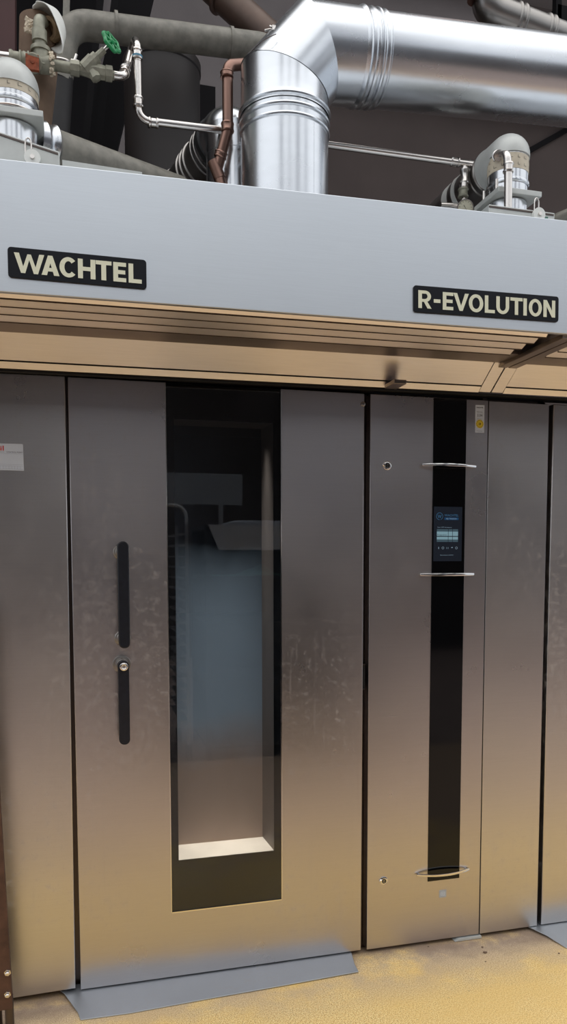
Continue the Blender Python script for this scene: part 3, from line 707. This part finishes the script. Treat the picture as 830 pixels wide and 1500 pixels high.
# grey pipe leaving the left flue to the right
g = MB(['graypipe', 'duct2']); p0 = at(60, 211, -.13); p1 = at(262, 283, .12); d = (p1-p0).normalized(); R_ = .056
prof = [(0, R_*1.03)]; ribs(prof, .04, R_*1.0, .006, .008); prof += [(.06, R_)]
g.lathe(p0, d, [(0, R_), ((p1-p0).length, R_)], 36); g.mi = 1; g.lathe(p0-d*.02, d, [(0, R_+.004), (.02, R_+.01), (.03, R_+.004), (.045, R_+.004), (.055, R_+.01), (.065, R_+.001)], 36)
tag(g.build('branch_pipe', org=(p0.x, p0.y, HR)), 'plain grey round pipe sloping down to the hood right of the left flue', 'pipe')
# middle flue behind the stack
mx = at(340, 200, .15); r = .095
T = thing('flue_pipe', 'ribbed steel flue half hidden behind the large exhaust duct', 'flue', (mx.x, .15, HR), 'exhaust flues')
ztp = at(335, 150, .15).z; pc = V((mx.x, .15, ztp-r))
g = MB('duct2'); g.lathe((mx.x, .15, HR-.005), (0, 0, 1), [(0, r), (.2, r), (pc.z-HR, r)], 40); g.build('riser', T)
endp = at(255, 300, .62); bd = (endp-pc).normalized()
g = MB('duct2'); g.sweep(fillet([pc-V((0, 0, .1)), pc, pc+bd*.15], .05, 10), r+.002, 40); g.build('elbow', T)
prof = [(0, r)]
for m in (.03, .055, .12, .15, .18, .30, .33): ribs(prof, m, r*.99, .006, .008)
prof += [((endp-pc).length, r)]
g = MB('ductdull'); g.lathe(pc+bd*.1, bd, prof, 40); g.build('back_pipe', T, ang=28)
g = MB('rubber'); g.lathe(pc+bd*.085, bd, [(0, r+.003), (0, r+.007), (.018, r+.007), (.018, r+.003)], 40); g.build('seal_ring', T)
# damper housings on the hood top
def housing(pa, pb, Y, label, dx, dy, grn):
    A = at(*pa, Y); B = at(*pb, Y); T = thing('damper_housing', label, 'damper', ((A.x+B.x)/2, Y, HR), 'damper housings on the hood')
    g = MB('flange'); p = [(A.x, Y, HR-.005), (B.x, Y, HR-.005), (B.x, Y, B.z), (A.x, Y, A.z)]; g.hexa(p+[(u, Y+.22, w) for u, _, w in p]); g.build('housing_box', T, bevel=.002)
    g = MB('darksteel'); p = [(A.x, Y-.002, A.z-.010), (B.x-.004, Y-.002, B.z-.010), (B.x-.004, Y-.002, B.z-.005), (A.x, Y-.002, A.z-.005)]; g.hexa(p+[(u, Y+.001, w) for u, _, w in p]); g.build('slot', T)
    q = at(dx, dy, Y-.02); g = MB(['pvc', 'tube']); g.lathe((q.x, Y-.012, q.z), (0, -1, 0), [(-.012, .022), (0, .022), (.0, 0)], 28); g.mi = 1; g.lathe((q.x, Y-.012, q.z), (0, -1, 0), [(0, .006), (.006, .006), (.006, 0)], 12)
    lp = [(q.x-.010+.008*math.cos(t), Y-.008, q.z+.036+.016*math.sin(t)) for t in [PI*k/8 for k in range(9)]]
    g.sweep([(q.x-.002, Y-.008, q.z+.01)]+lp+[(q.x-.018, Y-.008, q.z+.01)], .0022, 8); g.build('damper_lever', T)
    if grn:
        g = MB('greenbit'); g.box(q.x+.004, q.x+.035, Y-.008, Y-.002, q.z-.024, q.z-.004); g.build('green_tag', T)
housing((-60, 173), (87, 222), -.36, 'grey damper housing below the left flue with a round lever disc', 47, 228, False)
housing((716, 299), (812, 312), -.36, 'grey damper housing beside the right flue with lever disc and green tag', 792, 312, True)
# low upstand strip
A = at(91, 234, -.42); B = at(208, 252, -.42); g = MB('flange'); p = [(A.x, -.42, HR-.005), (B.x, -.42, HR-.005), (B.x, -.42, B.z), (A.x, -.42, A.z)]; g.hexa(p+[(u, -.40, w) for u, _, w in p])
tag(g.build('upstand_strip', org=((A.x+B.x)/2, -.42, HR)), 'low pale metal strip standing along the hood top at left', 'strip')
# small grey cable duct at lower right
g = MB('graypipe'); p0 = at(838, 328, -.2); p1 = at(812, 318, -.1); g.sweep(fillet([at(800, 345, -.1), at(812, 322, -.15), at(850, 306, -.2)], .03, 6), .02, 16)
tag(g.build('hose', org=(p1.x, -.15, HR)), 'dark grey hose end on the hood top at the right edge', 'hose')

# ================================================================== WATER LINE
def fitting(g, P, d, r, L, lip=.25):
    P = V(P); d = V(d).normalized(); g.lathe(P-d*L/2, d, [(0, r*1.0), (0, r*(1.15+lip)), (L*.14, r*(1.22+lip)), (L*.26, r*1.22), (L*.74, r*1.22), (L*.86, r*(1.22+lip)), (L, r*(1.15+lip)), (L, r)], 20)
wl = thing('water_pipe', 'thin shiny water pipe running along the hood from the green valve to the right flue', 'pipe', tuple(at(202, 170, .0)*1))
a0 = at(160, 109, .02); a1 = at(181, 113, .02); a2 = at(194, 62, .16); a3 = at(200, 56, .04); a4 = at(203, 176, .04); a5 = at(352, 194, .07); a6 = at(480, 212, .07)
a7 = at(692, 241, -.06); r = .0125
g = MB(['tube', 'darksteel']); g.sweep(fillet([a0, a1, at(187, 95, .08), at(193, 72, .12)], .03, 6), .0135, 18); g.build('inlet_bend', wl)
g = MB('tube'); g.sweep(fillet([at(193, 78, .11), at(197, 58, .07), at(201, 66, .03), at(201.5, 90, .03)], .02, 6), .0125, 18)
g.sweep(fillet([at(201, 72, .03), a4, a5, a6, a7], [.035, .01, .01], 8), r, 18); g.build('long_run', wl)
g = MB(['tube', 'bluering'])
for P, d in ((at(202, 150, .035), (0, 0, 1)), (at(224, 180, .045), a5-a4), (at(183, 104, .05), a1-a2)):
    h_ = MB('tube'); fitting(h_, P, d, r, .032); h_.build('press_fitting', wl)
fitting(g, at(200.5, 80, .03), (0, 0, 1), r, .032)
g.mi = 1; g.lathe(at(201, 85, .03), (0, 0, 1), [(0, r), (0, .0175), (.006, .0175), (.006, r)], 20)
g.build('press_fitting', wl)
dn = [at(686, 240, -.055), at(712, 243, -.09), at(724, 228, -.2), at(742, 226, -.31), at(744, 250, -.31), at(743.5, 345, -.31)]
g = MB('tube'); g.sweep(fillet(dn, [.03, .03, .028, .01], 8), .0135, 18)
fitting(g, at(666, 237, -.04), a7-a6, r, .03); fitting(g, at(700, 242, -.07), a7-a6, r, .03); fitting(g, at(744, 246, -.31), (0, 0, 1), .0125, .03); fitting(g, at(729, 228, -.24), V(dn[3])-V(dn[2]), .0125, .022)
g.build('end_bend', wl)
g = MB(['tube', 'galv']); tp = at(680, 244, -.06); fitting(g, at(680, 258, -.06), (0, 0, 1), .012, .05); fitting(g, at(679, 272, -.06), (0, 0, 1), .013, .028); g.cyl(tp, at(679, 300, -.06), .0095, seg=16)
g.mi = 1; fitting(g, at(678, 283, -.06), (0, 0, 1), .0135, .03); g.build('gauge_tee', wl)
q = at(683.5, 303, -.10); g = MB(['tube', 'dial', 'ink'])
g.lathe((q.x, -.07, q.z), (-.18, -1, -.15), [(0, .028), (.022, .028), (.026, .031), (.030, .031), (.030, .0275), (.027, .0265)], 36)
g.mi = 1; d = V((-.18, -1, -.15)).normalized(); c = V((q.x, -.07, q.z))+d*.0285; g.lathe(c-d*.001, d, [(0, .0268), (.0008, .0268), (.0008, 0)], 36)
g.mi = 2; e = V((.6, 0, -.8)); e = (e-d*e.dot(d)).normalized(); s_ = d.cross(e); c2 = c+d*.002
g.poly([c2-e*.012-s_*.001, c2-e*.012+s_*.001, c2+e*.019]);
for k in range(11):
    an = math.radians(-135+27*k); u = V((0, 0, 1)); u = (u-d*u.dot(d)).normalized(); w = d.cross(u); v = u*math.cos(an)+w*math.sin(an); t = d.cross(v)
    g.poly([c2+v*.020-t*.0006, c2+v*.020+t*.0006, c2+v*.0245+t*.0006, c2+v*.0245-t*.0006])
g.mi = 0; g.sweep([at(678, 292, -.06), (q.x, -.065, q.z)], .009, 12); pL = at(645, 300, -.06); g.sweep([pL, at(676, 302, -.06)], .009, 12)
g.build('pressure_gauge', wl)

# ================================================================== GREEN VALVE ASSEMBLY (left)
va = thing('valve', 'old pipe valve with a green handwheel beside the broken white pipe jacket', 'valve', tuple(at(128, 120, -.02)))
vy = -.02
g = MB(['galv', 'rust', 'foam'])
c = at(68, 93, vy); e = at(112, 101, vy)
g.cyl(at(58, 94, vy), at(80, 96, vy), .027, seg=24); g.sweep([at(76, 95, vy), at(112, 101, vy)], .0165, 20)
g.cyl(at(63, 100, vy), at(60, 72, vy), .026, seg=24); g.lathe(at(59.5, 77, vy), (0, 0, 1), [(0, .024), (.0, .031), (.012, .031), (.012, .024)], 24)
g.mi = 2
for k in range(26):   # torn foam edges round the tee
    an = random.uniform(0, 2*PI); P = at(76, 96, vy)+V((random.uniform(-.006, .006), -.030*abs(math.cos(an)), .033*math.sin(an)))
    g.lathe(P, (random.uniform(-1, 1), -1, random.uniform(-1, 1)), [(-.005, .001), (0, random.uniform(.004, .008)), (.006, .001)], 6)
g.mi = 0; q = at(48, 93, vy-.035); g.cyl(at(50, 93, vy), q, .030, .027, 24)
g.mi = 1; g.box(q.x-.021, q.x+.019, q.y-.010, q.y+.002, q.z-.024, q.z+.022); g.lathe((q.x+.0, q.y-.010, q.z), (0, -1, 0), [(0, .007), (.003, .006), (.003, 0)], 14)
g.build('tee', va)
g = MB('tube'); g.sweep([at(-20, 79, vy), at(24, 85, vy)], .0135, 16); g.build('feed_tube', va)
g = MB('galv'); d_ = at(24, 85, vy)-at(-20, 79, vy); fitting(g, at(26, 86, vy), d_, .016, .05); fitting(g, at(36, 88, vy), d_, .018, .03); g.build('union', va)
g = MB('galv'); d_ = (at(155, 108, vy)-at(105, 100, vy)).normalized()
g.lathe(at(103, 99, vy), d_, [(0, .016), (0, .023), (.028, .024), (.03, .018), (.05, .020), (.075, .026), (.11, .021), (.112, .024), (.132, .024), (.134, .016)], 8)
g.lathe(at(142, 107, vy), d_, [(0, .016), (.0, .019), (.026, .019), (.028, .014), (.055, .014)], 8)
b0_ = at(124, 102, vy); hw = at(163, 62, vy-.03)
sd = (hw-b0_).normalized(); g.lathe(b0_, sd, [(0, .024), (.040, .024), (.042, .020), (.056, .019), (.058, .012), (.088, .010)], 10)
g.lathe(b0_+V((.025, -.005, -.004)), V((.45, -.2, -1)), [(0, .018), (.028, .017), (.030, .010), (.033, 0)], 8)
g.build('valve_body', va, ang=30)
g = MB('tube'); g.sweep([b0_+sd*.08, hw], .0055, 12); g.build('stem', va)
g = MB('green'); n = V((.62, -.70, .36)).normalized(); a = V((0, 0, 1)); a = (a-n*a.dot(n)).normalized(); b = n.cross(a); R_ = .030
rim = []
for k in range(60):
    t = 2*PI*k/60; rr = R_*(1+.09*math.cos(6*t)); rim.append(hw+(a*math.cos(t)+b*math.sin(t))*rr)
rings = []
for k in range(60):
    t = 2*PI*k/60; e = (a*math.cos(t)+b*math.sin(t)); rings.append([g.bm.verts.new(rim[k]+e*.0065*math.cos(j*PI/4)+n*.0065*math.sin(j*PI/4)) for j in range(8)])
for k in range(60):
    A, B = rings[k], rings[(k+1) % 60]
    for j in range(8): g.face([A[j], A[(j+1) % 8], B[(j+1) % 8], B[j]])
for k in range(3):
    t = PI*k/3; e = (a*math.cos(t)+b*math.sin(t)); g.sweep([hw-e*R_, hw+e*R_], .005, 8)
g.lathe(hw-n*.008, n, [(0, .010), (.014, .010), (.018, .006), (.018, 0)], 12); o = g.build('handwheel', va); o['label'] = 'green handwheel'
# ---- lagged pipe with torn jacket
lg = thing('lagged_pipe', 'brown lagged standing pipe with a torn pale plastic jacket elbow on top', 'pipe', (at(57, 240, .08).x, .08, HR))
g = MB('ochre'); x = at(57, 120, .08).x; pts = [(at(57, 260, .08)), at(57.5, 180, .08), at(56, 100, .08), at(54, 30, .08)]
g.sweep(pts, .06, 28, True, [.034, .040, .062, .055]); g.build('lagging', lg)
g = MB('galv'); ip = [at(60, 78, vy), at(57.5, 50, vy), at(57, 30, vy), at(66, 33, .06)]; g.sweep(fillet(ip, .03, 6), .0185, 20); g.lathe(at(58, 62, vy), (0, 0, 1), [(0, .018), (0, .0235), (.035, .023), (.035, .018)], 22); g.build('inner_pipe', lg)
# jacket: short open elbow shell facing the viewer, ragged at the upper left, long flap at the lower right
g = MB('pvc'); n_ = V((-.55, -.74, -.38)).normalized(); Kc = at(67, 35, .03); ua = V((0, 0, 1)); ua = (ua-n_*ua.dot(n_)).normalized(); ub = n_.cross(ua)
if ub.x < 0: ub = -ub
NT = 72; rows = []
for i in range(11):
    row = []
    for k in range(NT):
        t = 2*PI*k/NT                       # 0 = up, 90 = right
        ext = .030+.020*math.cos(t-math.radians(60))
        flap = max(0, math.cos(t-math.radians(128)))**3*.062
        jag = (.007*math.sin(5*t+1)+.005*math.sin(11*t))*max(0, math.cos(t+math.radians(40)))
        gone = max(0, math.cos(t+math.radians(115)))**2*.055
        L0 = -.06; L1 = max(-.05, ext*.6+jag-gone)
        f = i/10; l_ = L0+(L1-L0)*f; rr = .050*(1-.75*max(0, 1-f*2.2)**2)*(1+.10*f)
        dirn = ua*math.cos(t)+ub*math.sin(t)
        row.append(g.bm.verts.new(Kc+n_*l_+dirn*(rr+flap*f*.15)+V((.25, -.5, -1.15))*flap*f**1.5))
    rows.append(row)
for A, B in zip(rows, rows[1:]):
    for k in range(NT): g.face([A[k], A[(k+1) % NT], B[(k+1) % NT], B[k]])
o = g.build('plastic_jacket', lg, ang=60); sm = o.modifiers.new('thick', 'SOLIDIFY'); sm.thickness = .003
o['label'] = 'pale torn plastic elbow shell'
g = MB('foamcore'); g.lathe(at(69, 42, .03), n_, [(-.05, .03), (-.02, .038), (.0, .034), (.001, .024), (-.02, .022)], 28); g.build('insulation_core', lg)
g = MB('foam')
for k in range(22):
    P = at(random.uniform(38, 48), random.uniform(28, 48), -.0); g.lathe(P, (random.uniform(-1, 1), random.uniform(-1, 0), random.uniform(-1, 1)), [(-.008, .001), (0, random.uniform(.005, .011)), (.009, .001)], 6)
g.build('torn_foam', lg)

# ================================================================== OTHER PIPES BEHIND
Yg = .55
g = MB('graypipe'); pts = fillet([at(86, 120, Yg), at(98, 34, Yg), at(388, 70, Yg), at(402, 96, .75)], [.10, .06], 10); rg = at(200, 55, Yg); rad = .0525
g.sweep(pts, rad, 32)
for px, py in ((168, 41), (336, 63)): 
    d = (at(388, 70, Yg)-at(98, 34, Yg)).normalized(); g.lathe(at(px, py, Yg), d, [(0, rad), (0, rad+.005), (.012, rad+.005), (.012, rad)], 32)
o = tag(g.build('drain_pipe', org=tuple(at(100, 60, Yg))), 'thick grey pipe crossing behind the green handwheel to the exhaust duct', 'pipe')
d = thing('downpipe', 'dark vertical pipe descending behind the valve, left end of the grey pipe', 'pipe', (at(86, 230, .55).x, .55, 2.3))
g = MB('darkpipe'); pz = at(77, 290, Yg); g.sweep([at(89, 98, Yg), pz, V((pz.x, pz.y, 2.202))], .05, 28); g.build('pipe_body', d)
g = MB(['tube']); p = at(88, 100, Yg); g.torus(p, (0, 0, 1), .060, .006, 36, 8); g.cyl(at(108, 92, .5), at(112, 80, .5), .006, seg=8); g.sweep([at(104, 88, .5), at(114, 90, .5)], .005, 8); g.build('clamp', d)
c = at(237, 100, .9); zz = at(237, 96, .9).z; g = MB('drum'); R_ = .168
g.lathe((c.x, .9, 2.202), (0, 0, 1), [(0, R_), (.648, R_), (.651, R_+.004), (.661, R_+.004), (.664, R_), (zz-2.202-.04, R_), (zz-2.202-.035, R_+.005), (zz-2.202, R_+.005)], 48)
tag(g.build('chimney_drum', org=(c.x, .9, 2.202)), 'wide dark vertical drum standing behind the thin water pipe', 'drum')
g = MB('brownpipe'); p0 = at(300, -30, .9); p1 = at(420, 80, .75); g.sweep([p0, p1], .068, 32); q = at(322, -6, .87); d_ = (p1-p0).normalized(); g.lathe(q, d_, [(0, .068), (.004, .073), (.016, .073), (.02, .068)], 32)
tag(g.build('diagonal_flue', org=tuple(p1)), 'brown diagonal pipe coming down behind the top of the exhaust duct', 'pipe')
T = thing('ribbed_flue', 'ribbed steel flue bend above the horizontal duct in the top right corner', 'flue', tuple(at(760, 50, .4)))
g = MB('ductdull'); pp = fillet([at(704, -40, .4), at(716, 16, .4), at(850, 68, .45)], .05, 8); g.sweep(pp, .064, 32)
d_ = (at(850, 68, .45)-at(716, 16, .4)).normalized()
for px in (752, 760, 795, 802): g.lathe(at(px, 16+(px-716)*.388, .4+.05*(px-716)/134), d_, [(-.008, .064), (-.004, .069), (0, .071), (.004, .069), (.008, .064)], 32)
g.build('pipe_body', T)
g = MB('copper'); g.sweep([at(699, -50, .37)+V((0, .25, 2.6)), at(699, -50, .37), at(705, -4, .37)], .060, 28); g.build('copper_jacket', T)
g = MB('beam'); p = at(817, -20, .45); q = at(817, 40, .45); g.box(p.x-.014, p.x+.014, .44, .47, q.z, p.z+.6); g.cyl(at(808, 36, .43), at(824, 46, .43), .012, seg=12); g.box(q.x-.01, q.x+.2, .44, .5, q.z-.02, q.z+.09)
tag(g.build('hanger_bracket', org=(q.x, .45, q.z)), 'dark hanger bracket beside the ribbed flue in the top right corner', 'bracket')
# copper pipe left of stack
g = MB('copper'); Yc = .0
pp = fillet([at(358, 94, .02), at(333, 96, -.02), at(333.5, 190, .0), at(318, 248, .03), at(326, 282, .03)], [.035, .02, .02], 8)
g.sweep(pp, .0185, 22); fitting(g, at(332, 110, -.02), (0, 0, 1), .0175, .02, .1); fitting(g, at(333, 187, 0), (0, 0, 1), .0175, .03, .1); fitting(g, at(323, 227, .02), at(318, 248, .03)-at(333, 190, 0), .0175, .02, .1)
g.cyl(at(312, 236, .03), at(322, 262, .03), .021, seg=18)
tag(g.build('copper_pipe', org=tuple(at(326, 282, .03))), 'brownish copper pipe bending down just left of the exhaust duct', 'pipe')
# beams in the dark corner at upper left
def beam(pa, pb, Y, w, d, mat, label, name='steel_beam', cat='beam'):
    A = at(*pa, Y); B = at(*pb, Y); g = MB(mat); ax = (B-A).normalized(); s_ = ax.cross(V((0, 1, 0))).normalized()*w/2; D_ = V((0, d, 0))
    g.hexa([A-s_, A+s_, B+s_, B-s_, A-s_+D_, A+s_+D_, B+s_+D_, B-s_+D_]); return tag(g.build(name, org=tuple(B)), label, cat)
beam((205, -30), (120, 330), 1.4, .16, .1, 'beam', 'dark slanting steel beam behind the valve')
beam((150, -30), (112, 330), 1.2, .03, .03, 'beam', 'thin dark rod hanging left of the slanting beam', 'hanging_rod', 'rod')
beam((172, -30), (128, 330), 1.3, .035, .03, 'beam', 'thin dark rod hanging close against the slanting beam', 'hanging_rod', 'rod')
beam((98, -30), (96, 60), 1.2, .03, .03, 'graypipe', 'thin grey rod hanging above the left pipe bend', 'hanging_rod', 'rod')
beam((4, -60), (4, 78), 1.0, .10, .1, 'redpaint', 'dark red painted column in the top left corner', 'red_column', 'column')
beam((302, 125), (302, 1215), 1.6, .10, .08, 'beam', 'dark upright box section right of the drum', 'upright_box', 'post')
# wall seam
A = at(1100, 39, 2.38); B = at(700, 262, 2.38); g = MB('beam'); s_ = V((0, 0, .02)); g.hexa([A-s_, B-s_, B+s_, A+s_, A-s_+V((0, .03, 0)), B-s_+V((0, .03, 0)), B+s_+V((0, .03, 0)), A+s_+V((0, .03, 0))]); struct('trim_4', g)

# ================================================================== LEFT POST
P0 = at(8, 1480, -.16); P1 = at(-28, 900, -.16)
pt = thing('rusty_post', 'rusty brown steel bar leaning against the left edge of the oven', 'post', (P0.x, -.15, 0))
g = MB('postrust'); w = .045
ax = (P1-P0).normalized(); s_ = V((1, 0, 0))*(w/2); D_ = V((0, .03, 0)); P0b = P0
g.hexa([P0b-s_, P0b+s_, P1+s_, P1-s_, P0b-s_+D_, P0b+s_+D_, P1+s_+D_, P1-s_+D_]); g.build('bar', pt, bevel=.002)
for py in (1425, 1457):
    g = MB('tube'); q = at(11, py, -.162); g.lathe((q.x, -.160, q.z), (0, -1, 0), [(0, .011), (.003, .011), (.003, .0075), (.011, .0075), (.013, .005), (.013, 0)], 6); g.build('bolt', pt)
g = MB('darksteel'); q = at(13, 1480, -.15); g.cyl((q.x, -.145, q.z+.05), (q.x+.002, -.145, 0), .014, seg=18); q = at(-6, 1440, -.12); g.sweep([(q.x, -.12, .3), (q.x+.006, -.12, 0)], .012, 14); g.build('foot_tube', pt)

# ================================================================== BEHIND THE CAMERA, SEEN IN THE OVEN WINDOW
sh = thing('storage_shelf', 'tall dark shelf seen reflected in the oven window', 'shelf', (1.6, -3.3, 0))
g = MB('shelfdark')
for z in (.12, .6, 1.05, 1.40, 1.785): g.box(.93, 2.3, -3.7, -2.98, z-.03, z)
for x in (.93, 1.55, 2.26):
    for y in (-3.7, -3.02): g.box(x, x+.04, y, y+.04, 0, 1.785)
g.box(.93, 2.3, -3.72, -3.70, .1, 1.785); g.build('shelf_frame', sh)
g = MB('paper'); pp = [(.95, 1.785), (1.7, 1.785), (1.7, 1.60), (1.03, 1.60)]; g.prism(pp, -2.977, -2.974); g.box(.95, 1.7, -2.977, -2.99+.0, 1.7852, 1.7870);  tag(g.build('paper_sheet', org=(1.3, -2.97, 1.6)), 'white sheet hanging from the shelf, reflected in the oven window', 'paper')
g = MB('paper'); g.box(1.12, 1.55, -3.3, -3.03, 1.7852, 1.81); g.box(1.18, 1.7, -3.4, -3.05, 1.810, 1.825); tag(g.build('paper_stack', org=(1.3, -3.1, 1.786)), 'stack of papers on top of the reflected shelf', 'paper')
g = MB('cloth')
nx, ny = 40, 16; grid = [[None]*(ny+1) for _ in range(nx+1)]
for i in range(nx+1):
    for j in range(ny+1):
        u = i/nx; v = j/ny; b_ = math.exp(-((u-.6)**2/.03+(v-.5)**2/.08)); z = 1.402+.075*b_*(1+.35*math.sin(23*u+9*v))+.008*math.sin(15*u+4*v)**2
        grid[i][j] = g.bm.verts.new((1.0+.62*u, -2.99-.3*v, z))
for i in range(nx):
    for j in range(ny): g.face([grid[i][j], grid[i+1][j], grid[i+1][j+1], grid[i][j+1]])
tag(g.build('cloth', org=(1.3, -3.1, 1.4)), 'crumpled green cloth on the middle board of the reflected shelf', 'cloth')
tr = thing('rack_trolley', 'tubular rack trolley with many runners reflected at the left of the oven window', 'trolley', (.6, -3.35, 0))
g = MB('rackm')
for x in (.42, .80):
    for y in (-3.05, -3.65): g.box(x-.012, x+.012, y-.012, y+.012, .12, 1.8)
g.sweep(fillet([(.80, -3.05, 1.5), (.80, -3.05, 1.93), (.42, -3.05, 1.93), (.42, -3.05, 1.5)], .09, 8), .012, 10); g.build('frame', tr)
for k in range(18):
    g = MB('rackm'); z = .3+.083*k
    for x in (.765, .435): g.box(x-.03, x+.03, -3.66, -3.03, z, z+.012)
    g.build('runner', tr)
for x in (.42, .80):
    for y in (-3.05, -3.65):
        g = MB('rubber'); g.cyl((x-.018, y, .06), (x+.018, y, .06), .06, seg=20); g.build('wheel', tr)
g = MB('board'); g.box(.2, 1.64, -5.02, -5.0, 2.07, 2.38); g.box(.4, .44, -5.02, -4.99, 0, 2.07); g.box(1.4, 1.44, -5.02, -4.99, 0, 2.07); tag(g.build('notice_board', org=(.9, -5.01, 0)), 'pale board on posts reflected high in the oven window', 'board')

# ================================================================== LIGHT
wd = bpy.data.worlds.new('sky'); S.world = wd; wd.use_nodes = True; nt = wd.node_tree
bg = nt.nodes['Background']; tc = nt.nodes.new('ShaderNodeTexCoord'); sx = nt.nodes.new('ShaderNodeSeparateXYZ')
rp = nt.nodes.new('ShaderNodeValToRGB'); e = rp.color_ramp.elements     # overcast sky, three times brighter overhead than at the horizon
e[0].position = 0; e[0].color = (.30, .335, .38, 1); e[1].position = 1; e[1].color = (1.0, 1.0, 1.0, 1)
nt.links.new(tc.outputs['Generated'], sx.inputs[0]); nt.links.new(sx.outputs['Z'], rp.inputs[0]); nt.links.new(rp.outputs[0], bg.inputs[0]); bg.inputs[1].default_value = 1.85
l = bpy.data.lights.new('sill_fill_lamp', 'AREA'); l.energy = 1.3; l.size = .3; l.size_y = .05; l.spread = math.radians(40); l.shape = 'RECTANGLE'; l.color = (1, .95, .86)  # unseen lamp added at the top of the window reveal to brighten the sill
lo = bpy.data.objects.new('sill_fill_lamp', l); C.objects.link(lo); lo.location = ((IX0+IX1)/2, .075, 2.02)
vs = S.view_settings; vs.view_transform = 'Standard'; vs.look = 'None'; vs.gamma = 1; vs.use_curve_mapping = False; vs.exposure = .2
